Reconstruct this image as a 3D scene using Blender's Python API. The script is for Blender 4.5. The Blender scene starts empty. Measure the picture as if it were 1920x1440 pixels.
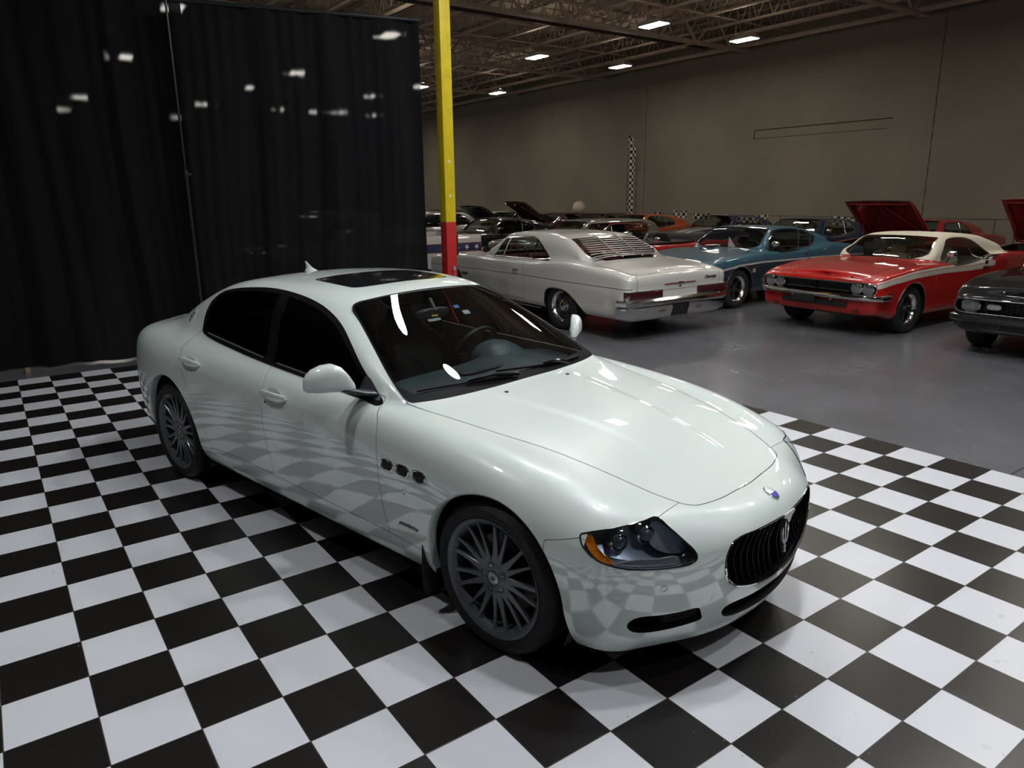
import bpy, bmesh, math, random
import numpy as np
from mathutils import Matrix, Vector

random.seed(7)
SC = bpy.context.scene
COL = SC.collection

# ---------------------------------------------------------------- camera
TILE = 0.3025                                  # one floor tile, metres
_R = np.array([[0.812047, -0.583485, -0.011185], [-0.155004, -0.197165, -0.968039], [0.562631, 0.787827, -0.25055]])
CAM_POS = (-0.08240, -2.84709, 1.91038)
cam_d = bpy.data.cameras.new('camera')
cam = bpy.data.objects.new('camera', cam_d)
COL.objects.link(cam)
cam_d.sensor_width = 36.0
cam_d.lens = 1361.598 * 36.0 / 1920
cam_d.clip_end = 200
cam.matrix_world = Matrix([[_R[0][0], -_R[1][0], -_R[2][0], CAM_POS[0]],
                           [_R[0][1], -_R[1][1], -_R[2][1], CAM_POS[1]],
                           [_R[0][2], -_R[1][2], -_R[2][2], CAM_POS[2]],
                           [0, 0, 0, 1]])
SC.camera = cam
SC.view_settings.view_transform = 'Standard'
SC.view_settings.look = 'None'
SC.view_settings.gamma = 1.0
SC.view_settings.exposure = 0.0
SC.view_settings.use_curve_mapping = False

# ---------------------------------------------------------------- world: a closed hall, next to nothing comes from outside
w = bpy.data.worlds.new('world'); SC.world = w; w.use_nodes = True
w.node_tree.nodes['Background'].inputs[0].default_value = (.006, .006, .007, 1)
w.node_tree.nodes['Background'].inputs[1].default_value = 1.0
LAMP = 60.0        # brightness of the rectangular high-bay lenses
DISC = 410.0       # brightness of the round high-bay lamps over the tiles

# ---------------------------------------------------------------- surface tools
import numpy as np

def pchip(xk, yk, x):
    """monotone cubic through the keys (xk rising)"""
    xk = np.asarray(xk, float); yk = np.asarray(yk, float)
    h = np.diff(xk); d = np.diff(yk) / h
    m = np.zeros_like(yk)
    for i in range(1, len(xk) - 1):
        if d[i-1] * d[i] > 0:
            w1 = 2*h[i] + h[i-1]; w2 = h[i] + 2*h[i-1]
            m[i] = (w1 + w2) / (w1 / d[i-1] + w2 / d[i])
    m[0] = d[0]; m[-1] = d[-1]
    x = np.clip(x, xk[0], xk[-1])
    i = np.clip(np.searchsorted(xk, x) - 1, 0, len(xk) - 2)
    t = (x - xk[i]) / h[i]
    return ((1+2*t)*(1-t)**2*yk[i] + t*(1-t)**2*h[i]*m[i]
            + t*t*(3-2*t)*yk[i+1] + t*t*(t-1)*h[i]*m[i+1])

def cubic_spline(tk, P, t):
    """natural cubic spline through P (n,...) at knots tk, evaluated at t"""
    n = len(tk); h = np.diff(tk)
    P = np.asarray(P, float); sh = P.shape[1:]; P2 = P.reshape(n, -1)
    A = np.zeros((n, n)); B = np.zeros((n, P2.shape[1]))
    A[0, 0] = A[-1, -1] = 1
    for i in range(1, n-1):
        A[i, i-1] = h[i-1]; A[i, i] = 2*(h[i-1]+h[i]); A[i, i+1] = h[i]
        B[i] = 6*((P2[i+1]-P2[i])/h[i] - (P2[i]-P2[i-1])/h[i-1])
    M = np.linalg.solve(A, B)
    i = np.clip(np.searchsorted(tk, t) - 1, 0, n-2)
    a = ((tk[i+1]-t)/h[i])[:, None]; b = ((t-tk[i])/h[i])[:, None]; hh = h[i][:, None]
    r = a*P2[i] + b*P2[i+1] + ((a**3-a)*M[i] + (b**3-b)*M[i+1])*hh*hh/6
    return r.reshape((len(t),)+sh)

def net_surface(net, su, sv, smooth=None):
    """net (stations, levels, 3); first and last station lie on the middle plane
    y=0 and so does the last level.  Returns a fine grid of points (right half,
    y>=0) and normals."""
    net = np.asarray(net, float); S, K, _ = net.shape
    mir = np.array([1, -1, 1.])
    # along the stations
    d = np.linalg.norm(np.diff(net, axis=0), axis=2)[:, 2:K-4].mean(1)
    d = np.maximum(d, .01)
    tk = np.r_[0, np.cumsum(d)]
    ext = np.concatenate([net[2:0:-1]*mir, net, net[-2:-4:-1]*mir])
    tke = np.r_[-tk[2], -tk[1], tk, 2*tk[-1]-tk[-2], 2*tk[-1]-tk[-3]]
    t = np.concatenate([np.linspace(tk[i], tk[i+1], max(2, int(round(d[i]/su)))+1)[:-1] for i in range(S-1)] + [[tk[-1]]])
    G = cubic_spline(tke, ext, t)
    # across the levels
    out = []
    nv = None
    for r in G:
        pts = np.concatenate([r, r[-2:-4:-1]*mir])
        s = np.linalg.norm(np.diff(pts, axis=0), axis=1)**.7 + 1e-4
        s = np.r_[0, np.cumsum(s)]
        if nv is None:
            nv = sv
        q = np.concatenate([np.linspace(s[i], s[i+1], nv+1)[:-1] for i in range(K-1)] + [[s[K-1]]])
        out.append(cubic_spline(s, pts, q))
    Gf = np.array(out)
    if smooth is not None:      # even the panels out, mirrored over the middle plane
        for ax, sg in ((0, smooth[0]), (1, smooth[1])):
            r = int(3*sg); k = np.exp(-.5*(np.arange(-r, r+1)/sg)**2); k /= k.sum()
            A = np.moveaxis(Gf, ax, 0)
            if ax == 0: A = np.concatenate([A[r:0:-1]*mir, A, A[-2:-r-2:-1]*mir])
            else: A = np.concatenate([2*A[:1]-A[r:0:-1], A, A[-2:-r-2:-1]*mir])
            Gf = np.moveaxis(sum(w_*A[i:i+len(A)-2*r] for i, w_ in enumerate(k)), 0, ax)
    if smooth is not None and len(smooth) > 2:      # the flanks get an extra pass down the panel
        n_ = int(5.2*sv); r = int(3*smooth[2]); k = np.exp(-.5*(np.arange(-r, r+1)/smooth[2])**2); k /= k.sum()
        A = Gf[:, :n_+r]; A = np.concatenate([2*A[:, :1]-A[:, r:0:-1], A], 1)
        B = sum(w_*A[:, i:i+n_] for i, w_ in enumerate(k[:2*r+1]) if i+n_ <= A.shape[1])
        wt = np.clip(np.minimum(np.arange(n_)/(1.0*sv), (n_-np.arange(n_))/(1.0*sv)), 0, 1)[None, :, None]
        Gf[:, :n_] = Gf[:, :n_]*(1-wt)+B*wt
    Gf[0, :, 1] = 0; Gf[-1, :, 1] = 0; Gf[:, -1, 1] = 0
    return Gf

def grid_mesh(G):
    """tri mesh (V,N,F) of a grid, normals pointing away from the car"""
    a, b, _ = G.shape
    V = G.reshape(-1, 3)
    idx = np.arange(a*b).reshape(a, b)
    q = np.stack([idx[:-1, :-1], idx[1:, :-1], idx[1:, 1:], idx[:-1, 1:]], -1).reshape(-1, 4)
    F = np.concatenate([q[:, [0, 1, 2]], q[:, [0, 2, 3]]])
    fn = np.cross(V[F[:, 1]]-V[F[:, 0]], V[F[:, 2]]-V[F[:, 0]])
    ok = np.linalg.norm(fn, axis=1) > 1e-12
    F = F[ok]; fn = fn[ok]
    N = np.zeros_like(V)
    for k in range(3):
        np.add.at(N, F[:, k], fn)
    Ng = N.reshape(a, b, 3)
    # the mirrored half continues the surface: kill the y part on the middle plane
    Ng[:, -1, 1] = 0; Ng[0, :, 1] = 0; Ng[-1, :, 1] = 0
    N = Ng.reshape(-1, 3)
    l = np.linalg.norm(N, axis=1); l[l < 1e-12] = 1
    return V, N/l[:, None], F

def poly_sd(P, poly, closed=True):
    """signed distance (negative inside) of points P (n,2) to a polygon"""
    P = np.asarray(P, float); poly = np.asarray(poly, float)
    A = poly; B = np.roll(poly, -1, 0)
    if not closed:
        A = poly[:-1]; B = poly[1:]
    dmin = np.full(len(P), 1e9); ins = np.zeros(len(P), bool)
    for a, b in zip(A, B):
        e = b-a; w = P-a
        t = np.clip((w@e)/max(e@e, 1e-12), 0, 1)
        d = w - t[:, None]*e
        dmin = np.minimum(dmin, (d*d).sum(1))
        c = (a[1] > P[:, 1]) != (b[1] > P[:, 1])
        if abs(e[1]) > 1e-12:
            ins ^= c & (P[:, 0] < a[0] + (P[:, 1]-a[1])*e[0]/e[1])
    d = np.sqrt(dmin)
    return np.where(ins, -d, d) if closed else d

def smooth_loop(pts, n=6, closed=True):
    """Catmull-Rom through the points (any dimension)"""
    P = np.asarray(pts, float); m = len(P); out = []
    rng = range(m) if closed else range(m-1)
    for i in rng:
        if closed:
            p0, p1, p2, p3 = P[i-1], P[i], P[(i+1) % m], P[(i+2) % m]
        else:
            p0, p1, p2, p3 = P[max(i-1, 0)], P[i], P[i+1], P[min(i+2, m-1)]
        # centripetal
        t0 = 0; t1 = t0+max(np.linalg.norm(p1-p0), 1e-6)**.5; t2 = t1+max(np.linalg.norm(p2-p1), 1e-6)**.5
        t3 = t2+max(np.linalg.norm(p3-p2), 1e-6)**.5
        for t in np.linspace(t1, t2, n, endpoint=False):
            a1 = (t1-t)/(t1-t0)*p0+(t-t0)/(t1-t0)*p1; a2 = (t2-t)/(t2-t1)*p1+(t-t1)/(t2-t1)*p2
            a3 = (t3-t)/(t3-t2)*p2+(t-t2)/(t3-t2)*p3
            b1 = (t2-t)/(t2-t0)*a1+(t-t0)/(t2-t0)*a2; b2 = (t3-t)/(t3-t1)*a2+(t-t1)/(t3-t1)*a3
            out.append((t2-t)/(t2-t1)*b1+(t-t1)/(t2-t1)*b2)
    if not closed:
        out.append(P[-1])
    return np.array(out)

def split(M, f):
    """cut a tri mesh (V,N,F) where the vertex field f changes sign -> (f<0, f>=0)"""
    V, N, F = M
    if len(F) == 0:
        return M, M
    f = np.where(np.abs(f) < 1e-9, 1e-9, f)
    neg = f < 0
    c = neg[F].sum(1)
    Fin = [F[c == 3]]; Fout = [F[c == 0]]
    cross = F[(c == 1) | (c == 2)]
    nV = list(V[:0]); newV = []; newN = []; cache = {}; base = len(V)
    def mid(a, b):
        k = (a, b) if a < b else (b, a)
        if k not in cache:
            t = f[k[0]]/(f[k[0]]-f[k[1]])
            newV.append(V[k[0]]+t*(V[k[1]]-V[k[0]]))
            newN.append(N[k[0]]+t*(N[k[1]]-N[k[0]]))
            cache[k] = base+len(newV)-1
        return cache[k]
    ain = []; aout = []
    for tri in cross:
        tri = list(map(int, tri))
        s = [bool(neg[i]) for i in tri]
        lone = s.index(True) if sum(s) == 1 else s.index(False)
        a, b, d = tri[lone], tri[(lone+1) % 3], tri[(lone+2) % 3]
        ab, ad = mid(a, b), mid(a, d)
        one = [(a, ab, ad)]; two = [(ab, b, d), (ab, d, ad)]
        if s[lone]:
            ain += one; aout += two
        else:
            aout += one; ain += two
    if newV:
        newN = np.array(newN); newN /= np.maximum(np.linalg.norm(newN, axis=1), 1e-9)[:, None]
        V = np.concatenate([V, newV]); N = np.concatenate([N, newN])
    def pack(parts, extra):
        Fs = np.concatenate(parts+[np.array(extra, int).reshape(-1, 3)]).astype(int)
        u, inv = np.unique(Fs, return_inverse=True)
        return V[u], N[u], inv.reshape(-1, 3)
    return pack(Fin, ain), pack(Fout, aout)

def mirror(M):
    V, N, F = M
    m = np.array([1, -1, 1.])
    return V*m, N*m, F[:, ::-1]

def join(*Ms):
    Vs, Ns, Fs = [], [], []; o = 0
    for V, N, F in Ms:
        Vs.append(V); Ns.append(N); Fs.append(F+o); o += len(V)
    return np.concatenate(Vs), np.concatenate(Ns), np.concatenate(Fs)

def cast(M, o, d):
    """nearest hit of the ray on the mesh -> (point, normal) or None"""
    V, N, F = M
    o = np.asarray(o, float); d = np.asarray(d, float); d = d/np.linalg.norm(d)
    A = V[F[:, 0]]; e1 = V[F[:, 1]]-A; e2 = V[F[:, 2]]-A
    p = np.cross(d, e2); det = (e1*p).sum(1)
    ok = np.abs(det) > 1e-14; det = np.where(ok, det, 1)
    s = o-A; u = (s*p).sum(1)/det; q = np.cross(s, e1); v = (q@d)/det; t = (q*e2).sum(1)/det
    hit = ok & (u >= -1e-7) & (v >= -1e-7) & (u+v <= 1+1e-7) & (t > 1e-4)
    if not hit.any():
        return None
    i = np.where(hit)[0][np.argmin(t[hit])]
    n = N[F[i, 0]]*(1-u[i]-v[i])+N[F[i, 1]]*u[i]+N[F[i, 2]]*v[i]
    return o+t[i]*d, n/np.linalg.norm(n)

def sm(t):
    t = np.clip(t, 0, 1); return t*t*(3-2*t)


# ---------------------------------------------------------------- Blender helpers
def newobj(name, me, parent=None, mat=None, loc=None):
    o = bpy.data.objects.new(name, me); COL.objects.link(o)
    if parent is not None:
        o.parent = parent
    if loc is not None:
        o.location = loc
    if mat is not None:
        o.data.materials.append(mat)
    return o

def mk(name, V, F, mat, parent=None, smooth=True, normals=None, loc=None, sharp=None):
    me = bpy.data.meshes.new(name)
    me.from_pydata([tuple(map(float, v)) for v in V], [], [tuple(map(int, f)) for f in F])
    if smooth:
        me.polygons.foreach_set('use_smooth', [True]*len(me.polygons))
    if normals is not None:
        me.normals_split_custom_set_from_vertices([tuple(map(float, n)) for n in normals])
    elif sharp is not None:
        me.set_sharp_from_angle(angle=math.radians(sharp))
    me.update()
    return newobj(name, me, parent, mat, loc)

def mkM(name, M, mat, parent=None, both=False):
    if both:
        M = join(M, mirror(M))
    return mk(name, M[0], M[2], mat, parent, True, M[1])

def empty(name, loc=(0, 0, 0), rz=0, label=None, category=None, group=None):
    o = bpy.data.objects.new(name, None); COL.objects.link(o)
    o.location = loc; o.rotation_euler = (0, 0, rz); o.empty_display_size = .1
    return tag(o, label, category, group)

def tag(o, label=None, category=None, group=None, kind=None):
    if label: o['label'] = label
    if category: o['category'] = category
    if group: o['group'] = group
    if kind: o['kind'] = kind
    return o

def copy_tree(o, parent=None):
    c = o.copy(); COL.objects.link(c)
    if parent is not None:
        c.parent = parent
        c.matrix_parent_inverse = o.matrix_parent_inverse.copy()
    for ch in list(o.children):
        copy_tree(ch, c)
    return c

class MB:
    """collects shapes into one mesh"""
    def __init__(s): s.V = []; s.F = []
    def add(s, V, F):
        o = len(s.V); s.V += [tuple(v) for v in V]; s.F += [tuple(i+o for i in f) for f in F]; return s
    def box(s, c, d, rot=None):
        x, y, z = d[0]/2, d[1]/2, d[2]/2
        P = [Vector((i*x, j*y, k*z)) for i in (-1, 1) for j in (-1, 1) for k in (-1, 1)]
        if rot is not None: P = [rot @ p for p in P]
        P = [p+Vector(c) for p in P]
        return s.add(P, [(0,1,3,2),(4,6,7,5),(0,4,5,1),(2,3,7,6),(0,2,6,4),(1,5,7,3)])
    def bar(s, a, b, w, h, up=(0, 0, 1)):
        a = Vector(a); b = Vector(b); t = (b-a).normalized(); u = Vector(up)
        sx = t.cross(u)
        if sx.length < 1e-5: sx = t.cross(Vector((1, 0, 0)))
        sx.normalize(); u = sx.cross(t)
        P = [p+sx*i*w/2+u*j*h/2 for p in (a, b) for i, j in ((-1,-1),(1,-1),(1,1),(-1,1))]
        return s.add(P, [(0,1,2,3),(7,6,5,4),(0,4,5,1),(1,5,6,2),(2,6,7,3),(3,7,4,0)])
    def angle_bar(s, a, b, w, t, up=(0, 0, 1)):
        """steel angle: two legs"""
        s.bar(a, b, w, t, up)
        a = Vector(a); b = Vector(b)
        return s.bar(a+Vector((0, 0, w/2)), b+Vector((0, 0, w/2)), t, w, up)
    def tube(s, pts, r, n=8, closed=False, caps=True):
        P = [Vector(p) for p in pts]; m = len(P)
        rr = r if hasattr(r, '__len__') else [r]*m
        rings = []
        up = None
        for i in range(m):
            if closed: t = P[(i+1) % m]-P[i-1]
            else: t = P[min(i+1, m-1)]-P[max(i-1, 0)]
            if t.length < 1e-9: t = Vector((1, 0, 0))
            t.normalize()
            if up is None:
                up = Vector((0, 0, 1)) if abs(t.z) < .9 else Vector((1, 0, 0))
            sx = t.cross(up); sx.normalize(); up = sx.cross(t)
            rings.append([P[i]+(sx*math.cos(a)+up*math.sin(a))*rr[i] for a in [2*math.pi*k/n for k in range(n)]])
        V = [v for q in rings for v in q]; F = []
        for i in range(m if closed else m-1):
            j = (i+1) % m
            for k in range(n):
                l = (k+1) % n
                F.append((i*n+k, i*n+l, j*n+l, j*n+k))
        if caps and not closed:
            F.append(tuple(range(n))[::-1]); F.append(tuple((m-1)*n+k for k in range(n)))
        return s.add(V, F)
    def lathe(s, prof, n=32, M=None, close=False):
        """prof (r, h) turned about the local Z axis; M places it"""
        V = []; F = []; m = len(prof)
        for k in range(n):
            a = 2*math.pi*k/n
            for r, h in prof:
                v = Vector((r*math.cos(a), r*math.sin(a), h)); V.append(M @ v if M is not None else v)
        for k in range(n):
            l = (k+1) % n
            for i in range(m if close else m-1):
                j = (i+1) % m
                if prof[i][0] < 1e-7 and prof[j][0] < 1e-7: continue
                F.append((k*m+i, l*m+i, l*m+j, k*m+j))
        return s.add(V, F)
    def loft(s, rings, cap=True, closed=True):
        n = len(rings[0]); V = [v for r in rings for v in r]; F = []
        for i in range(len(rings)-1):
            for k in range(n if closed else n-1):
                l = (k+1) % n
                F.append((i*n+k, i*n+l, (i+1)*n+l, (i+1)*n+k))
        if cap:
            F.append(tuple(range(n))[::-1]); F.append(tuple((len(rings)-1)*n+k for k in range(n)))
        return s.add(V, F)
    def prism(s, poly, M, h):
        """poly (u,v) in the local XY plane, thickness h along local Z"""
        n = len(poly)
        V = [M @ Vector((u, v, z)) for z in (0, h) for u, v in poly]
        F = [tuple(range(n))[::-1], tuple(range(n, 2*n))] + [(i, (i+1) % n, n+(i+1) % n, n+i) for i in range(n)]
        return s.add(V, F)
    def build(s, name, mat, parent=None, smooth=True, sharp=35, bevel=0, loc=None):
        me = bpy.data.meshes.new(name)
        me.from_pydata([tuple(v) for v in s.V], [], s.F)
        bm = bmesh.new(); bm.from_mesh(me)
        bmesh.ops.remove_doubles(bm, verts=bm.verts, dist=1e-6)
        bmesh.ops.recalc_face_normals(bm, faces=bm.faces)
        if bevel:
            ed = [e for e in bm.edges if len(e.link_faces) == 2 and e.calc_face_angle(0) > .6]
            bmesh.ops.bevel(bm, geom=ed, offset=bevel, segments=2, profile=.6, affect='EDGES', clamp_overlap=True)
        bm.to_mesh(me); bm.free()
        if smooth:
            me.polygons.foreach_set('use_smooth', [True]*len(me.polygons))
            me.set_sharp_from_angle(angle=math.radians(sharp))
        return newobj(name, me, parent, mat, loc)

def superring(c, ux, uy, a, b, p=2.5, n=24):
    """superellipse ring round c in the plane of ux, uy"""
    c = Vector(c); ux = Vector(ux); uy = Vector(uy); out = []
    for k in range(n):
        t = 2*math.pi*k/n; ct, st = math.cos(t), math.sin(t)
        out.append(c+ux*a*math.copysign(abs(ct)**(2/p), ct)+uy*b*math.copysign(abs(st)**(2/p), st))
    return out

def text_mesh(name, txt, size, mat, parent, M, depth=.002, shear=0, align='CENTER', bold=0, sx=1):
    cu = bpy.data.curves.new(name, 'FONT'); cu.body = txt; cu.size = size; cu.extrude = depth/2
    cu.shear = shear; cu.align_x = align; cu.align_y = 'CENTER'; cu.offset = bold; cu.resolution_u = 3
    ob = bpy.data.objects.new('tmp', cu); COL.objects.link(ob)
    dg = bpy.context.evaluated_depsgraph_get()
    me = bpy.data.meshes.new_from_object(ob.evaluated_get(dg))
    bpy.data.objects.remove(ob); bpy.data.curves.remove(cu)
    me.transform(M @ Matrix.Diagonal((sx, 1, 1, 1)))
    me.name = name
    me.materials.clear()
    return newobj(name, me, parent, mat)

def frame(o, x, y, z=None):
    """matrix with origin o, local X along x and local Y near y"""
    x = Vector(x).normalized(); y = Vector(y); n = x.cross(y).normalized(); y = n.cross(x)
    M = Matrix((x, y, n)).transposed().to_4x4(); M.translation = Vector(o)
    return M

# ---------------------------------------------------------------- materials
def mat(name, col=(.8, .8, .8), rough=.5, metal=0, coat=0, coat_rough=.03, coat_ior=1.5, emit=None, estr=0, spec=.5, sheen=0, trans=0, ior=1.5, alpha=1):
    m = bpy.data.materials.new(name); m.use_nodes = True
    b = m.node_tree.nodes['Principled BSDF']
    b.inputs['Base Color'].default_value = (*col, 1)
    b.inputs['Roughness'].default_value = rough
    b.inputs['Metallic'].default_value = metal
    b.inputs['Coat Weight'].default_value = coat
    b.inputs['Coat Roughness'].default_value = coat_rough
    b.inputs['Coat IOR'].default_value = coat_ior
    b.inputs['Specular IOR Level'].default_value = spec
    b.inputs['Transmission Weight'].default_value = trans
    b.inputs['IOR'].default_value = ior
    b.inputs['Sheen Weight'].default_value = sheen
    if emit:
        b.inputs['Emission Color'].default_value = (*emit, 1); b.inputs['Emission Strength'].default_value = estr
    return m

def noisy(m, scale=30, amount=.15, bump=0, dist=.002, detail=4, coords='Object', stretch=None):
    """break the base colour up with noise, optional bump"""
    nt = m.node_tree; b = nt.nodes['Principled BSDF']; N = nt.nodes.new; L = nt.links.new
    tc = N('ShaderNodeTexCoord'); mp = N('ShaderNodeMapping'); no = N('ShaderNodeTexNoise')
    no.inputs['Scale'].default_value = scale; no.inputs['Detail'].default_value = detail
    if stretch: mp.inputs['Scale'].default_value = stretch
    L(tc.outputs[coords], mp.inputs[0]); L(mp.outputs[0], no.inputs['Vector'])
    col = b.inputs['Base Color'].default_value[:]
    mr = N('ShaderNodeMapRange'); mr.inputs['From Min'].default_value = .3; mr.inputs['From Max'].default_value = .7
    mr.inputs['To Min'].default_value = 1-amount; mr.inputs['To Max'].default_value = 1+amount
    L(no.outputs['Fac'], mr.inputs[0])
    vm = N('ShaderNodeVectorMath'); vm.operation = 'SCALE'; vm.inputs[0].default_value = col[:3]
    L(mr.outputs[0], vm.inputs['Scale']); L(vm.outputs[0], b.inputs['Base Color'])
    if bump:
        bp = N('ShaderNodeBump'); bp.inputs['Strength'].default_value = bump; bp.inputs['Distance'].default_value = dist
        L(no.outputs['Fac'], bp.inputs['Height']); L(bp.outputs[0], b.inputs['Normal'])
    return m

def glass_mat(name, tint=(.3, .33, .33), ior=1.5, rough=0.0):
    """thin pane: tinted see-through with mirror reflection by angle"""
    m = bpy.data.materials.new(name); m.use_nodes = True
    nt = m.node_tree; nt.nodes.remove(nt.nodes['Principled BSDF']); N = nt.nodes.new; L = nt.links.new
    out = nt.nodes['Material Output']
    tr = N('ShaderNodeBsdfTransparent'); tr.inputs[0].default_value = (*tint, 1)
    gl = N('ShaderNodeBsdfGlossy'); gl.inputs['Roughness'].default_value = rough; gl.inputs[0].default_value = (1, 1, 1, 1)
    fr = N('ShaderNodeFresnel'); fr.inputs['IOR'].default_value = ior
    mx = N('ShaderNodeMixShader')
    ge = N('ShaderNodeNewGeometry'); inv = N('ShaderNodeMath'); inv.operation = 'SUBTRACT'; inv.inputs[0].default_value = 1
    mu = N('ShaderNodeMath'); mu.operation = 'MULTIPLY'
    L(ge.outputs['Backfacing'], inv.inputs[1]); L(fr.outputs[0], mu.inputs[0]); L(inv.outputs[0], mu.inputs[1])
    L(mu.outputs[0], mx.inputs[0]); L(tr.outputs[0], mx.inputs[1]); L(gl.outputs[0], mx.inputs[2]); L(mx.outputs[0], out.inputs[0])
    return m

# ---------------------------------------------------------------- white sedan: body surface
def hero_net():
    # levels 0 (sill) .. 12 (middle line); keys (X, y, z), X falling to the rear
    T = [
     [(.5,.76,.15),(0,.80,.17),(-.5,.80,.17),(-2.5,.80,.18),(-3.06,.80,.2),(-3.9,.70,.22)],
     [(.5,.808,.165),(.4,.862,.168),(.3,.885,.185),(0,.892,.22),(-.5,.888,.235),(-1.6,.886,.235),(-2.5,.894,.24),(-3.06,.912,.27),(-3.7,.825,.27),(-3.9,.745,.27)],
     [(.5,.862,.29),(.4,.893,.30),(.3,.915,.31),(0,.93,.33),(-.5,.905,.33),(-1.6,.898,.335),(-2.5,.908,.34),(-3.06,.945,.37),(-3.7,.86,.37),(-3.9,.785,.37)],
     [(.5,.878,.44),(.3,.925,.46),(0,.945,.50),(-.5,.920,.50),(-1.6,.9135,.50),(-2.5,.925,.50),(-3.06,.9475,.53),(-3.7,.875,.53),(-3.9,.80,.53)],
     [(.5,.88,.575),(.3,.925,.61),(0,.943,.655),(-.5,.928,.665),(-1.6,.920,.665),(-2.5,.932,.67),(-3.06,.944,.69),(-3.7,.88,.70),(-3.9,.805,.70)],
     [(.5,.84,.665),(.3,.878,.715),(0,.903,.765),(-.5,.910,.80),(-1.6,.907,.815),(-2.5,.913,.84),(-3.06,.918,.86),(-3.7,.855,.87),(-3.9,.785,.868)],
     [(.5,.740,.738),(.3,.775,.800),(0,.805,.859),(-.5,.832,.905),(-.8,.845,.918),(-1.6,.850,.930),(-2.5,.855,.955),(-3.06,.838,.975),(-3.7,.785,.965),(-3.9,.73,.955)],
     [(.5,.62,.748),(.3,.64,.802),(0,.665,.859),(-.5,.715,.918),(-.62,.74,.932),(-.75,.765,.945),(-.95,.785,.958),(-1.6,.785,.985),(-2.5,.775,1.025),(-2.8,.765,1.035),(-3.06,.745,1.05),(-3.4,.69,1.04),(-3.7,.65,1.01),(-3.9,.60,.995)],
     [(.5,.50,.748),(.3,.53,.805),(0,.55,.866),(-.45,.63,.92),(-.62,.70,.940),(-.75,.745,.975),(-.95,.745,1.045),(-1.2,.725,1.13),(-1.6,.712,1.185),(-2.3,.705,1.20),(-2.7,.695,1.205),(-3.06,.660,1.18),(-3.4,.59,1.09),(-3.7,.54,1.03),(-3.9,.49,1.01)],
     [(.5,.38,.746),(.3,.40,.808),(0,.42,.873),(-.45,.52,.925),(-.62,.62,.943),(-.75,.715,.990),(-.95,.68,1.100),(-1.2,.61,1.235),(-1.40,.575,1.318),(-1.6,.575,1.358),(-2.0,.58,1.387),(-2.4,.578,1.382),(-2.7,.568,1.350),(-3.0,.55,1.275),(-3.25,.52,1.175),(-3.45,.47,1.10),(-3.7,.41,1.04),(-3.9,.37,1.02)],
     [(.5,.25,.744),(.3,.27,.810),(0,.28,.878),(-.45,.36,.93),(-.60,.44,.945),(-.75,.50,1.005),(-.95,.49,1.12),(-1.2,.45,1.265),(-1.40,.43,1.362),(-1.6,.43,1.400),(-2.0,.43,1.420),(-2.4,.43,1.413),(-2.7,.42,1.382),(-3.0,.41,1.302),(-3.25,.38,1.19),(-3.45,.34,1.10),(-3.7,.29,1.05),(-3.9,.26,1.03)],
     [(.5,.12,.742),(.3,.13,.811),(0,.14,.881),(-.45,.18,.932),(-.60,.22,.948),(-.75,.25,1.012),(-.95,.25,1.126),(-1.2,.22,1.272),(-1.40,.21,1.376),(-1.6,.21,1.414),(-2.0,.21,1.434),(-2.4,.21,1.426),(-2.7,.20,1.394),(-3.0,.20,1.315),(-3.25,.19,1.20),(-3.45,.17,1.10),(-3.7,.15,1.052),(-3.9,.13,1.033)],
     [(.5,0,.741),(.3,0,.811),(0,0,.882),(-.45,0,.933),(-.60,0,.950),(-.75,0,1.015),(-.95,0,1.128),(-1.2,0,1.274),(-1.40,0,1.380),(-1.6,0,1.418),(-2.0,0,1.438),(-2.4,0,1.430),(-2.7,0,1.398),(-3.0,0,1.32),(-3.25,0,1.205),(-3.45,0,1.10),(-3.7,0,1.052),(-3.9,0,1.033)],
    ]
    xs = np.array([.5,.38,.25,.1,-.05,-.2,-.35,-.47,-.57,-.66,-.75,-.85,-.97,-1.1,-1.25,-1.38,-1.5,-1.65,-1.85,-2.05,-2.25,-2.45,-2.62,-2.8,-2.95,-3.1,-3.25,-3.4,-3.55,-3.7,-3.83])
    side = np.zeros((len(xs), 13, 3))
    for k, t in enumerate(T):
        t = np.array(t)[::-1]
        fx = np.linspace(t[0,0], t[-1,0], 900)
        for j in (1, 2):
            fy = pchip(t[:,0], t[:,j], fx)
            w = 30 if k < 6 else (14 if k == 6 else 6)      # soften the key tables a little
            ker = np.exp(-.5*(np.arange(-3*w,3*w+1)/w)**2); ker /= ker.sum()
            fy = np.convolve(np.r_[2*fy[0]-fy[3*w:0:-1], fy, 2*fy[-1]-fy[-2:-3*w-2:-1]], ker, 'valid')
            side[:, k, j] = np.interp(xs, fx, fy)
        side[:, k, 0] = xs
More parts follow.
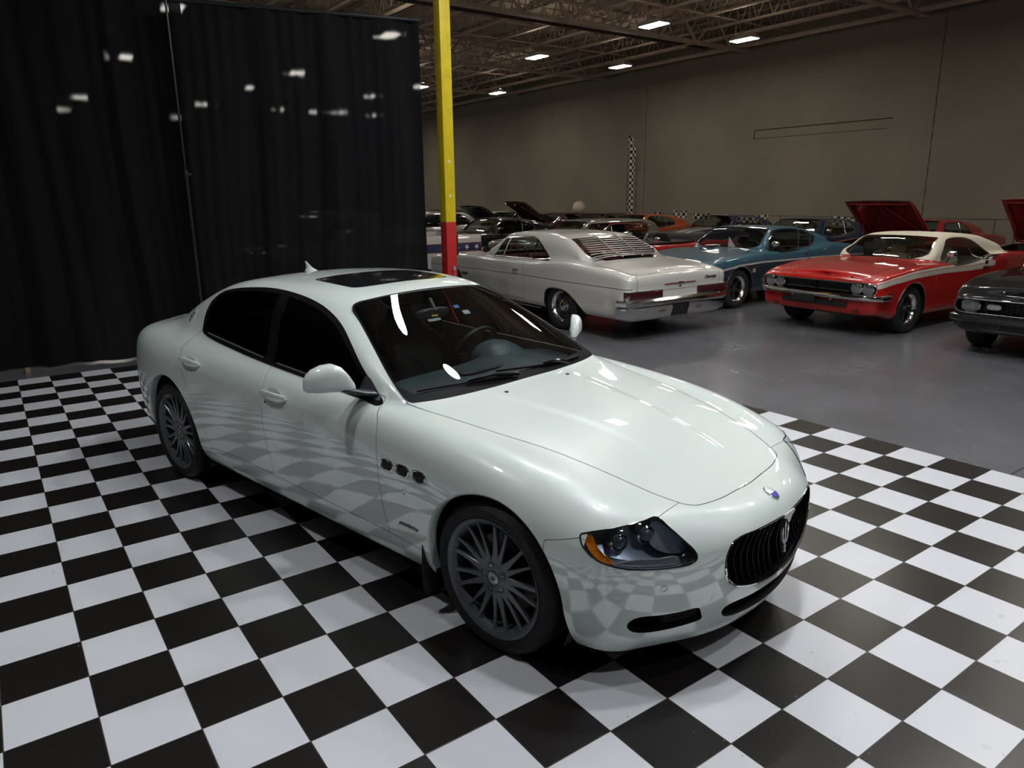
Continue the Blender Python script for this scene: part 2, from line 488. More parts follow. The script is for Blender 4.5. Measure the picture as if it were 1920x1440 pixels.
    # nose: five rows from the middle round the corner
    nose = [
     [(.79,0,.15),(.842,0,.175),(.866,0,.28),(.882,0,.39),(.893,0,.50),(.896,0,.572),(.878,0,.612),(.845,0,.648),(.805,0,.672),(.775,0,.682),(.745,0,.687),(.72,0,.688),(.70,0,.69)],
     [(.775,.17,.15),(.825,.18,.17),(.853,.19,.28),(.870,.19,.39),(.880,.19,.50),(.882,.185,.574),(.864,.178,.616),(.832,.16,.652),(.794,.14,.674),(.766,.11,.683),(.738,.08,.687),(.712,.04,.688),(.69,0,.691)],
     [(.74,.34,.15),(.782,.36,.165),(.812,.38,.28),(.830,.385,.39),(.838,.385,.50),(.842,.368,.580),(.822,.352,.622),(.785,.32,.660),(.750,.28,.683),(.724,.22,.691),(.702,.15,.695),(.682,.08,.697),(.665,0,.702)],
     [(.66,.49,.15),(.708,.53,.165),(.742,.555,.28),(.756,.56,.39),(.758,.56,.485),(.748,.55,.562),(.728,.522,.622),(.706,.47,.668),(.685,.40,.696),(.665,.32,.701),(.648,.22,.704),(.634,.11,.706),(.622,0,.709)],
     [(.57,.63,.15),(.615,.688,.165),(.648,.712,.285),(.664,.725,.41),(.664,.722,.53),(.655,.70,.618),(.632,.650,.683),(.615,.56,.709),(.602,.46,.716),(.592,.36,.719),(.582,.24,.720),(.574,.12,.720),(.57,0,.720)],
    ]
    tail = [
     [(-3.98,.60,.24),(-4.02,.675,.28),(-4.03,.71,.38),(-4.03,.72,.53),(-4.02,.72,.70),(-4.0,.705,.865),(-3.98,.66,.95),(-3.97,.55,.985),(-3.97,.45,1.0),(-3.97,.34,1.015),(-3.97,.24,1.02),(-3.97,.12,1.023),(-3.97,0,1.024)],
     [(-4.08,.46,.25),(-4.13,.55,.30),(-4.15,.57,.40),(-4.15,.58,.54),(-4.13,.58,.70),(-4.10,.56,.87),(-4.06,.50,.955),(-4.04,.42,.985),(-4.03,.34,.998),(-4.03,.26,1.01),(-4.03,.18,1.015),(-4.03,.09,1.017),(-4.03,0,1.018)],
     [(-4.12,.24,.25),(-4.18,.29,.30),(-4.20,.30,.40),(-4.20,.31,.54),(-4.17,.31,.70),(-4.13,.30,.88),(-4.09,.27,.965),(-4.08,.23,.99),(-4.075,.19,1.0),(-4.07,.15,1.008),(-4.065,.10,1.011),(-4.065,.05,1.012),(-4.065,0,1.012)],
     [(-4.13,0,.25),(-4.19,0,.30),(-4.21,0,.40),(-4.21,0,.54),(-4.18,0,.70),(-4.14,0,.88),(-4.115,0,.968),(-4.10,0,.99),(-4.095,0,.998),(-4.09,0,1.004),(-4.085,0,1.007),(-4.08,0,1.008),(-4.075,0,1.009)],
    ]
    return np.concatenate([np.array(nose), side, np.array(tail)])

# ---------------------------------------------------------------- white sedan on the chequered tiles
def loop_on(M, pts2, proj, n=6, closed=True, off=0.0, smooth=True):
    """drop a 2-D outline onto the surface; proj in 'side','top','front','diag' """
    P = smooth_loop(pts2, n, closed) if smooth else np.array(pts2, float)
    out = []; nr = []
    for a, b in P:
        if proj == 'side': o, d = (a, 3, b), (0, -1, 0)
        elif proj == 'top': o, d = (a, b, 3), (0, 0, -1)
        elif proj == 'front': o, d = (3, a, b), (-1, 0, 0)
        else: o, d = (a/2+3, -a/2+3, b), (-1, -1, 0)
        h = cast(M, o, d)
        if h is None:
            continue
        out.append(h[0]+h[1]*off); nr.append(h[1])
    return np.array(out), np.array(nr)

def both_sides(fn):
    for s in (1, -1): fn(s)

def make_wheel(name, parent, r, rim_r, width, rim, tyre_mat, loc, side, style, mats, spin=0.0, group=None):
    """wheel turned about its axle; the outer face looks along +Y*side"""
    w = bpy.data.objects.new(name, None); COL.objects.link(w); w.parent = parent; w.location = loc
    R0 = Matrix.Rotation(-math.pi/2*side, 4, 'X') @ Matrix.Rotation(spin, 4, 'Z')   # local Z -> outwards
    h = width/2
    t = MB()
    b = r-rim_r
    prof = [(rim_r-.012, -h*.80), (rim_r, -h*.90), (rim_r+.3*b, -h*1.0), (rim_r+.65*b, -h*1.0), (r-.022, -h*.93), (r-.006, -h*.84), (r, -h*.70)]
    gr = [-.50, -.17, .17, .50]
    for g in gr:
        prof += [(r, h*g-.005), (r-.008, h*g-.004), (r-.008, h*g+.004), (r, h*g+.005)]
    prof += [(r, h*.70), (r-.006, h*.84), (r-.022, h*.93), (rim_r+.65*b, h*1.0), (rim_r+.3*b, h*1.0), (rim_r, h*.90), (rim_r-.012, h*.80)]
    t.lathe(prof, 72, R0)
    if style in ('spoke20',):
        for k in range(72):                      # tread blocks on the shoulders
            a = 2*math.pi*k/72
            for s_ in (-1, 1):
                c = Vector((math.cos(a)*(r-.002), math.sin(a)*(r-.002), s_*h*.72))
                t.box(R0 @ c, (.001, .001, .001))
    t.build('tire', tyre_mat, w, sharp=50)
    m = MB(); rr = rim_r
    if style == 'spoke20':
        m.lathe([(rr-.012, -h*.8), (rr-.03, -h*.55), (rr-.035, h*.4), (rr-.028, h*.72), (rr-.012, h*.86), (rr, h*.93), (rr+.006, h*.95), (rr+.006, h*.86), (rr-.004, h*.8)], 96, R0)
        # concave face: fifteen tapering blades, long and short in turn
        hub_z = h*.78
        for k in range(18):
            a = 2*math.pi*k/18 + (.03 if k % 2 else -.03)
            rings = []
            for u in np.linspace(0, 1, 9):
                rad = .055+u*(rr-.020-.055)
                wv = .013*(1-u)**3+.0122-.0042*u if k % 2 == 0 else .010*(1-u)**3+.0098-.0045*u
                zt = hub_z-.003*math.sin(math.pi*u)+.006*u*u
                dp = .026-.008*u
                ca, sa = math.cos(a), math.sin(a)
                def q(x, z): return R0 @ Vector((rad*ca-x*sa, rad*sa+x*ca, z))
                rings.append([q(-wv*.7, zt-dp), q(wv*.7, zt-dp), q(wv, zt-.004), q(wv*.8, zt), q(-wv*.8, zt), q(-wv, zt-.004)])
            m.loft(rings)
        m.lathe([(0, hub_z-.05), (.082, hub_z-.05), (.088, hub_z-.018), (.078, hub_z-.004), (.066, hub_z+.001), (.034, hub_z+.002), (.032, hub_z-.004), (0, hub_z-.004)], 48, R0)
        rimo = m.build('rim', rim, w, sharp=30)
        for k in range(5):
            a = 2*math.pi*(k+.3)/5
            M1 = R0 @ Matrix.Translation((.057*math.cos(a), .057*math.sin(a), hub_z-.001))
            hb = MB(); hb.lathe([(.0165, .001), (.0155, .0035), (.0140, .002), (.0135, -.012)], 20, M1); hb.lathe([(0, .0008), (.0150, .0008)], 20, M1)
            hb.build('bolt_hole', mats['black'], w)
            nb = MB(); nb.lathe([(.006, 0), (.006, .0045), (.003, .0065), (0, .0065)], 6, M1); nb.build('wheel_bolt', mats['chrome'], w)
        cp = MB(); cp.lathe([(.0305, hub_z-.004), (.0305, hub_z+.004), (.027, hub_z+.0065), (0, hub_z+.008)], 32, R0)
        cpo = cp.build('center_cap', mats['silver'], w)
        em = MB(); Mz = R0 @ Matrix.Translation((0, 0, hub_z+.0075)) @ Matrix.Rotation(-spin+math.pi/2, 4, 'Z')
        for x, l in ((-.008, .012), (0, .017), (.008, .012)): em.box(Mz @ Vector((x, .003, .0005)), (.0022, .0022, .0022)); em.prism([(x-.0012, -.006), (x+.0012, -.006), (x+.0012, l-.006), (x, l-.002), (x-.0012, l-.006)], Mz, .0012)
        em.prism([(-.009, -.007), (.009, -.007), (.0012, -.012), (.0012, -.017), (-.0012, -.017), (-.0012, -.012)], Mz, .0012)
        em.build('emblem', mats['darkmetal'], cpo)
        d = MB(); d.lathe([(.07, -.02), (.175, -.02), (.175, .006), (.07, .006)], 48, R0, close=True)
        d.build('brake_disc', mats['disc'], w)
        cal = MB()
        A = [math.radians(x) for x in range(150, 206, 8)]
        cal.loft([[R0 @ Matrix.Rotation(-spin, 4, 'Z') @ Vector((rd*math.cos(a), rd*math.sin(a), z)) for rd, z in ((.11, .045), (.19, .045), (.19, -.05), (.11, -.05))] for a in A])
        cal.build('brake_caliper', mats['caliper'], w)
        bk = MB(); bk.lathe([(0, -h*.5), (rr-.02, -h*.5)], 40, R0); bk.build('inner_plate', mats['black'], w)
    return w

def hero_car(loc, rz):
    MT = {}
    paint = mat('white_paint', (.72, .79, .752), .32, coat=1, coat_rough=.008, coat_ior=2.1)
    blackg = mat('gloss_black_trim', (.008, .008, .009), .12, coat=.6)
    blackm = mat('matte_black', (.008, .008, .009), .7)
    gapm = mat('seam_shadow', (.02, .02, .02), .8)
    chrome = mat('chrome', (.85, .86, .88), .07, metal=1)
    silver = mat('silver_cap', (.45, .47, .47), .3, metal=1)
    rimm = mat('graphite_rim', (.105, .11, .125), .33, metal=.35, coat=.35, coat_rough=.15)
    tyre = noisy(mat('tyre_rubber', (.010, .010, .011), .6, spec=.3), 40, .25)
    disc = mat('brake_steel', (.14, .135, .13), .4, metal=1)
    calm = mat('caliper_black', (.03, .03, .032), .4)
    darkm = mat('dark_metal', (.03, .03, .035), .3, metal=1)
    wsglass = glass_mat('windscreen_glass', (.56, .60, .60), 1.52)
    tint = glass_mat('dark_tinted_glass', (.035, .036, .037), 1.5)
    lens = glass_mat('headlight_lens', (.80, .83, .85), 1.5)
    mats = dict(black=blackm, chrome=chrome, silver=silver, disc=disc, caliper=calm, darkmetal=darkm)
    car = empty('sedan', loc, rz, 'white four-door luxury sedan with dark multi-spoke wheels parked on the black and white chequered tiles', 'car')

    G = net_surface(hero_net(), .02, 8, (3.2, 2.2, 4.5))
    # pressed creases along the bonnet
    gx, gyv = G[..., 0], G[..., 1]
    y0 = np.interp(gx, [-.6, -.37, 0, .35, .6], [.31, .27, .205, .17, .15])
    G[..., 2] += .0045*(1-sm((gyv-y0)/.045))*sm((gx+.60)/.15)*sm((.68-gx)/.30)*(G[..., 2] > .6)
    M0 = grid_mesh(G)
    FULL = join(M0, mirror(M0))
    X = lambda M: M[0][:, 0]; Y = lambda M: M[0][:, 1]; Z = lambda M: M[0][:, 2]
    side = lambda M: M[0][:, [0, 2]]; top = lambda M: M[0][:, [0, 1]]; fro = lambda M: M[0][:, [1, 2]]
    diag = lambda M: np.stack([M[0][:, 0]-M[0][:, 1], M[0][:, 2]], 1)
    body = M0

    # wheel arches
    def arch_f(M, xc, r, zc, rf, rb):
        x = X(M)-xc; z = Z(M)-zc
        low = np.clip(-z, 0, .3)
        rr = np.where(x > 0, r+rf*low, r+rb*low)
        return np.where(z > 0, np.hypot(x, z)-r, np.abs(x)-rr) + np.where(Y(M) < .5, 1, 0)
    _, body = split(body, arch_f(body, 0, .388, .338, .12, .10))
    _, body = split(body, arch_f(body, -3.064, .412, .345, .15, .10))

    gaps = []
    def panel(M, field, g=.0022):
        """field(M) signed distance -> (inside panel, rest); the sliver between goes to the seams"""
        a, r = split(M, field(M)+g)
        gap, r = split(r, field(r)-g)
        gaps.append(gap)
        return a, r

    # glass house --------------------------------------------------------
    DLO = smooth_loop([(-2.803,1.085),(-2.822,1.145),(-2.826,1.205),(-2.812,1.262),(-2.745,1.310),(-2.583,1.345),(-2.356,1.369),(-2.154,1.379),(-1.94,1.375),(-1.719,1.354),(-1.531,1.318),(-1.353,1.256),(-1.198,1.174),(-1.035,1.071),(-.90,.985),(-.815,.937),(-.83,.931),(-.95,.939),(-1.047,.943),(-1.27,.953),(-1.51,.964),(-1.769,.976),(-2.061,.992),(-2.345,1.012),(-2.60,1.032),(-2.73,1.048),(-2.785,1.063)], 4)
    dlo, body = split(body, poly_sd(side(body), DLO)+np.where(Z(body) < .9, 1, 0))
    ring, inner = split(dlo, -(poly_sd(side(dlo), DLO)+.022))
    # (ring: outer black frame, inner: panes and pillar)
    def pil(M, xo):   # slanted line of the middle pillar
        z = Z(M); return X(M)-(-1.885+xo-.19*(z-.975))
    rear_g, r1 = split(inner, pil(inner, -.045))
    pillar, front_g = split(r1, pil(r1, .055))
    ringd = grid_push(ring, .004)
    WS = smooth_loop([(-1.385,0),(-1.385,.25),(-1.388,.42),(-1.393,.50),(-1.375,.545),(-1.27,.580),(-1.065,.648),(-.885,.703),(-.77,.728),(-.705,.734),(-.668,.715),(-.63,.60),(-.605,.45),(-.59,.25),(-.588,0)], 4, closed=False)
    WS = np.concatenate([WS, [(-.588, -.3), (-1.385, -.3)]])
    ws, body = split(body, poly_sd(top(body), WS)+np.where(Z(body) < .88, 1, 0))
    GL = lambda M: poly_sd(top(M), WS)+.010+np.clip((X(M)+.80)*.6, 0, .062)
    # the pane is one even curve: fit a low polynomial to the opening
    V_ = ws[0]; A_ = lambda x, y: np.stack([x**i*y**(2*j) for i in range(3) for j in range(3)], 1)
    co = np.linalg.lstsq(A_(V_[:, 0]+1, V_[:, 1]), V_[:, 2], rcond=None)[0]
    dz = A_(V_[:, 0]+1, V_[:, 1]) @ co
    e = 1e-3; gx = (A_(V_[:, 0]+1+e, V_[:, 1]) @ co-dz)/e; gyy = (A_(V_[:, 0]+1, V_[:, 1]+e) @ co-dz)/e
    nn = np.stack([-gx, -gyy, np.ones_like(gx)], 1); nn /= np.linalg.norm(nn, axis=1)[:, None]
    ws = (np.stack([V_[:, 0], V_[:, 1], dz], 1), nn, ws[2])
    glass_ws, frit = split(ws, GL(ws))
    RW = smooth_loop([(-2.78,0),(-2.78,.30),(-2.80,.44),(-2.84,.485),(-3.10,.455),(-3.34,.425),(-3.42,.39),(-3.44,.25),(-3.45,0)], 4, closed=False)
    RW = np.concatenate([RW, [(-3.45, -.3), (-2.78, -.3)]])
    rw, body = panel(body, lambda M: poly_sd(top(M), RW)+np.where(Z(M) < .98, 1, 0))
    SR = smooth_loop([(-2.02,0),(-2.02,.30),(-2.00,.365),(-1.95,.38),(-1.66,.38),(-1.60,.365),(-1.575,.30),(-1.57,0)], 3, closed=False)
    SR = np.concatenate([SR, [(-1.57, -.3), (-2.02, -.3)]])
    sr, body = panel(body, lambda M: poly_sd(top(M), SR)+np.where(Z(M) < 1.2, 1, 0))

    # front face ---------------------------------------------------------
    HL = smooth_loop([(.015,.706),(-.07,.707),(-.147,.704),(-.289,.693),(-.38,.681),(-.417,.670),(-.413,.643),(-.386,.616),(-.336,.590),(-.246,.568),(-.137,.554),(-.025,.546),(.10,.541),(.188,.544),(.219,.557),(.216,.578),(.139,.634),(.07,.676)], 4)
    GR = smooth_loop([(0,.600),(.146,.604),(.25,.605),(.335,.603),(.385,.588),(.414,.55),(.421,.495),(.405,.442),(.363,.402),(.286,.373),(.176,.351),(.06,.341),(0,.340)], 5, closed=False)
    GR = np.concatenate([GR, [(-.2, .34), (-.2, .60)]])
    LI = smooth_loop([(0,.300),(.12,.303),(.24,.306),(.345,.310),(.383,.303),(.396,.285),(.377,.255),(.327,.237),(.213,.224),(.1,.219),(0,.218)], 4, closed=False)
    LI = np.concatenate([LI, [(-.2, .218), (-.2, .30)]])
    FG = smooth_loop([(.770,.312),(.758,.289),(.733,.274),(.673,.267),(.565,.271),(.506,.277),(.490,.282),(.501,.311),(.518,.343),(.581,.345),(.664,.346),(.738,.350),(.762,.337)], 4)
    front_only = lambda M: np.where(X(M) < .45, 1, 0)
    hl, body = split(body, poly_sd(diag(body), HL)+front_only(body)+np.where(X(body) < .40, 1, 0)*0)
    _, body = split(body, poly_sd(fro(body), GR)+np.where(X(body) < .7, 1, 0))
    _, body = split(body, poly_sd(fro(body), LI)+np.where(X(body) < .7, 1, 0))
    _, body = split(body, poly_sd(fro(body), FG)+front_only(body))
    HD = smooth_loop([(.708,0),(.705,.10),(.700,.22),(.686,.31),(.664,.385),(.635,.420),(.59,.445),(.504,.484),(.374,.520),(.252,.548),(.05,.588),(-.169,.638),(-.448,.686),(-.62,.724),(-.70,.742)], 4, closed=False)
    HD = np.concatenate([HD, [(-.75, .6), (-.75, -.3), (.708, -.3)]])
    hood, body = panel(body, lambda M: poly_sd(top(M), HD)+np.where((Z(M) < .6) | (X(M) < -.76), 1, 0), .002)
    def bump_f(M):
        a = X(M)-Y(M); g = np.interp(a, [-.62, -.551, -.42, -.38, .2], [.622, .634, .662, .650, .62])
        return np.minimum(np.maximum(Z(M)-g, .3-X(M)), .612-X(M))
    bumper, body = panel(body, bump_f, .0011)
    rbump, body = panel(body, lambda M: np.maximum(Z(M)-np.interp(X(M), [-4.2, -3.4], [.70, .62]), X(M)+3.3), .0018)
    TL = [(-3.452, -.3), (-3.452, .30), (-3.47, .50), (-3.60, .56), (-3.9, .52), (-4.3, .50), (-4.3, -.3)]
    trunk, body = panel(body, lambda M: np.maximum(poly_sd(top(M), TL), .70-Z(M)), .0022)

    # sides ---------------------------------------------------------------
    sill, body = panel(body, lambda M: np.where((X(M) < -.3) & (X(M) > -2.75), Z(M)-np.interp(X(M), [-2.6, -2.44, -2.2, -1.8, -1.2, -.7, -.3], [.333, .357, .366, .361, .352, .345, .325]), np.abs(X(M)+1.525)-1.225), .0014)
    seam_f = smooth_loop([(-.83,.965),(-.815,.935),(-.785,.905),(-.752,.872),(-.728,.765),(-.712,.609),(-.700,.474),(-.672,.345),(-.66,.2)], 3, False)
    seam_m = smooth_loop([(-1.85,1.1),(-1.835,.98),(-1.812,.90),(-1.798,.80),(-1.790,.66),(-1.768,.54),(-1.745,.40),(-1.735,.2)], 3, False)
    seam_r = smooth_loop([(-2.79,1.10),(-2.803,1.078),(-2.845,1.035),(-2.885,.995),(-2.889,.955),(-2.865,.92),(-2.825,.867),(-2.781,.804),(-2.705,.707),(-2.625,.606),(-2.572,.505),(-2.528,.421),(-2.500,.35),(-2.49,.2)], 3, False)
    box = lambda pts, extra: np.concatenate([pts, extra])
    zone_f = box(seam_f, [(-1.735, .2)]+list(seam_m[::-1][1:]))
    zone_r = box(seam_m, [(-2.49, .2)]+list(seam_r[::-1][1:]))
    yb = lambda M: np.where(Y(M) < .6, 1, 0)+np.where(Z(M) > 1.1, 1, 0)
    fdoor, body = panel(body, lambda M: poly_sd(side(M), zone_f)+yb(M), .0014)
    rdoor, body = panel(body, lambda M: poly_sd(side(M), zone_r)+yb(M), .0014)
    fender, body = panel(body, lambda M: np.maximum(-.79-X(M), Z(M)-.985), .0001)

    def lip(M, xc, r, zc, rf, rb, ybk):
        """rolled inner edge of an arch"""
        pts = []
        a_end = .15
        for t in np.linspace(0, 1, 60):
            ang = -.0+t*math.pi
            pts.append((xc+r*math.cos(ang), zc+r*math.sin(ang)))
        pre = [(xc+r+rf*l, zc-l) for l in np.linspace(.16, .02, 8)]
        post = [(xc-r-rb*l, zc-l) for l in np.linspace(.02, .13, 6)]
        P, Nn = loop_on(M0, pre+pts+post, 'side', smooth=False)
        c = np.array([xc, 0, zc]); rows = []
        for p, n in zip(P, Nn):
            inw = c-p; inw[1] = 0
            if p[2] < zc: inw[2] = 0
            inw /= np.linalg.norm(inw)
            rows.append([p, p+inw*.006-n*.004, p+inw*.009-n*.012, p+inw*.007-np.array([0, .05, 0])])
        rows = np.array(rows); a, b, _ = rows.shape
        idx = np.arange(a*b).reshape(a, b)
        q = np.stack([idx[:-1, :-1], idx[1:, :-1], idx[1:, 1:], idx[:-1, 1:]], -1).reshape(-1, 4)
        return rows.reshape(-1, 3), q
    fl = lip(M0, 0, .388, .338, .12, .10, .45); rl = lip(M0, -3.064, .412, .345, .15, .10, .45)

    mkM('body_shell', body, paint, car, both=True)
    mkM('roof_window', sr, blackg, car, both=True)
    mkM('hood', hood, paint, car, both=True)
    mkM('front_bumper', bumper, paint, car, both=True)
    mkM('rear_bumper', rbump, paint, car, both=True)
    mkM('trunk_lid', trunk, paint, car, both=True)
    mkM('windshield', glass_ws, wsglass, car, both=True)
    mkM('cowl_panel', frit, mat('dark_cowl', (.003, .003, .0035), .5, spec=.06), car, both=True)
    mkM('rear_window', rw, tint, car, both=True)
    gm = join(*[g for g in gaps if len(g[2])])
    gm = grid_push(gm, -.006)
    mkM('panel_gaps', gm, gapm, car, both=True)
    for s in (1, -1):
        S = (lambda M: M) if s > 0 else mirror
        f = mkM('front_fender', S(fender), paint, car)
        for nm, L_ in (('front_wheel_arch', fl), ('rear_wheel_arch', rl)):
            V = L_[0]*[1, s, 1]
            F = L_[1][:, ::-1] if s > 0 else L_[1]
            mk(nm, V, F, paint, car)
        fd = mkM('front_door', S(fdoor), paint, car); rd = mkM('rear_door', S(rdoor), paint, car)
        mkM('side_skirt', S(sill), paint, car)
        mkM('window_frame', S(ringd), blackg, car)
        mkM('door_pillar', S(grid_push(pillar, .002)), blackg, car)
        mkM('front_side_window', S(grid_push(front_g, -.004)), tint, car)
        mkM('rear_side_window', S(grid_push(rear_g, -.004)), tint, car)
        # window channel strips
        for nm, a_, b_ in (('window_seal', (-2.70, 1.062), (-1.95, 1.006)), ('window_seal', (-1.79, .995), (-1.10, .963))):
            P, Nn = loop_on(M0, [(a_[0]+(b_[0]-a_[0])*t, a_[1]+(b_[1]-a_[1])*t+.0*t) for t in np.linspace(0, 1, 14)], 'side', smooth=False, off=.003)
            t_ = MB(); t_.tube([p*[1, s, 1] for p in P], .0055, 8); t_.build(nm, mat('seal_grey', (.10, .10, .11), .35), car)
        # handles
        for dr, hx, hz in ((fd, -1.667, .853), (rd, -2.69, .893)):
            P, Nn = loop_on(M0, [(hx+u, hz+.008*u) for u in np.linspace(-.125, .125, 9)], 'side', smooth=False)
            bow = [.010, .034, .043, .046, .047, .046, .043, .034, .010]
            rr = [.010, .014, .0155, .016, .016, .016, .0155, .014, .011]
            h_ = MB(); rings = []
            for p, n, bo, rad in zip(P, Nn, bow, rr):
                c = (p+n*bo)*[1, s, 1]; nn = n*[1, s, 1]
                up = Vector((0, 0, 1)); nv = Vector(nn)
                rings.append(superring(c, up, nv, rad, rad*.62, 2.4, 14))
            h_.loft(rings); ho = h_.build('door_handle', paint, dr, sharp=60)
            c, n = P[4], Nn[4]
            cup = MB(); V = []
            M1 = frame((c+n*.0008)*[1, s, 1], (1, 0, 0), n*[1, s, 1])
            cc = Vector((c)*[1, s, 1]); nv = Vector(n*[1, s, 1]); up = Vector((0, 0, 1)); ax = Vector((1, 0, 0))
            rings = [superring(cc+nv*.0015-nv*d_+ax*.02*(1 if 1 else 0)*0, ax, up, a_, b_, 2.2, 28) for a_, b_, d_ in ((.072, .042, 0), (.070, .040, -.0015), (.062, .034, -.0008))]
            cup.loft(rings, cap=False); cup.add(rings[-1], [tuple(range(28))])
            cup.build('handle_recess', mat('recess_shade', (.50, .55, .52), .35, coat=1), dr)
        lk = loop_on(M0, [(-1.755, .800)], 'side', smooth=False)
        M1 = frame(lk[0][0]*[1, s, 1], (1, 0, 0), (0, 0, 1))
        l_ = MB(); l_.lathe([(0, .0015), (.006, .0015), (.0075, 0)], 20, frame((lk[0][0]+lk[1][0]*.0005)*[1, s, 1], (1, 0, 0), (0, 0, 1) if s < 0 else (0, 0, -1)))
        l_.build('key_lock', darkm, fd)
        hero_mirror(s, car, M0, paint, blackg, chrome)
        hero_vents(s, f, M0, chrome, blackm)
        hero_headlight(s, car, M0, hl, lens, chrome, blackm, blackg)
        # side badges on the rear pillar
        hp, hn = loop_on(M0, [(-3.045, 1.135)], 'side', smooth=False)
        trident((hp[0]+hn[0]*.003)*[1, s, 1], hn[0]*[1, s, 1], (0.12, 0, 1), .055, chrome, car, 'pillar_emblem', ring=True)
        # wells
        for nm, xc, r_, zc in (('wheel_well', 0, .405, .338), ('wheel_well', -3.064, .43, .345)):
            w_ = MB(); pr = []
            for k in range(41):
                a = -.45+k*(math.pi+.9)/40
                pr.append((xc+r_*math.cos(a), zc+r_*math.sin(a)))
            rings = [[(px, s*yy, pz) for px, pz in pr] for yy in (.865, .48)]
            w_.loft(rings, cap=False, closed=False)
            w_.add(rings[1], [tuple(range(41))])
            w_.build(nm, blackm, car)
    # sensors, fog grilles
    for s in (1, -1):
        h = cast(M0, (2.5, .672+1.8*.9, .464), (-1, -.9, 0))
        for rad, off, m_ in ((.0125, .0004, gapm), (.0108, .0012, paint)):
            c = MB(); c.lathe([(0, off), (rad, off), (rad, off-.002)], 28, frame(h[0]*[1, s, 1], Vector(h[1]*[1, s, 1]).cross(Vector((0, 0, 1))), (0, 0, 1)))
            c.build('parking_sensor' if m_ is paint else 'sensor_ring', m_, car)
    hero_front(car, M0, GR, LI, FG, chrome, blackm, blackg, darkm)
    hero_details(car, M0, paint, blackm, blackg, chrome, darkm)
    hero_cabin(car, mats)
    # under tray
    u = MB(); u.loft([[(x, -y, .19), (x, y, .19), (x, y, .30), (x, -y, .30)] for x, y in ((.72, .38), (.44, .40), (-3.6, .45), (-4.1, .3))])
    u.box((-1.53, 0, .235), (2.16, 1.62, .10)); u.box((.56, 0, .22), (.15, 1.0, .05))
    u.build('underbody', blackm, car, smooth=False)
    for X_, r, w_, y_ in ((0, .34, .245, .783), (-3.064, .3425, .275, .772)):
        for s in (1, -1):
            make_wheel('front_wheel' if X_ == 0 else 'rear_wheel', car, r, .262, w_, rimm, tyre, (X_, s*y_, r), s, 'spoke20', mats, spin=.15 if X_ == 0 else .4)
    return car

def grid_push(M, d):
    return M[0]+M[1]*d, M[1], M[2]

def trident(c, n, up, size, m, parent, name, ring=False, lab=None):
    """three-pronged fork emblem, optionally in an oval"""
    n = Vector(n).normalized(); up = Vector(up); x = up.cross(n).normalized(); up = n.cross(x)
    M = Matrix((x, up, n)).transposed().to_4x4(); M.translation = Vector(c)
    b = MB(); s = size
    def pr(p): b.prism([(u*s, v*s) for u, v in p], M, s*.09)
    pr([(-.045, -.5), (.045, -.5), (.04, .62), (0, .95), (-.04, .62)])
    pr([(-.09, .60), (.09, .60), (0, .98)])
    for sg in (-1, 1):
        p = [(sg*.02, -.28), (sg*.20, -.22), (sg*.34, 0), (sg*.36, .30), (sg*.42, .33), (sg*.30, .66), (sg*.22, .33), (sg*.28, .28), (sg*.25, .04), (sg*.13, -.10), (sg*.02, -.12)]
        pr(p if sg > 0 else p[::-1])
    pr([(-.15, -.46), (.15, -.46), (.15, -.38), (-.15, -.38)])
    pr([(-.10, -.72), (.10, -.72), (.06, -.46), (-.06, -.46)])
    if ring:
        b.tube([M @ Vector((s*.62*math.cos(a)*.8, s*(.1+.95*math.sin(a)), s*.02)) for a in np.linspace(0, 2*math.pi, 28, endpoint=False)], s*.05, 6, closed=True)
    return b.build(name, m, parent, smooth=False)

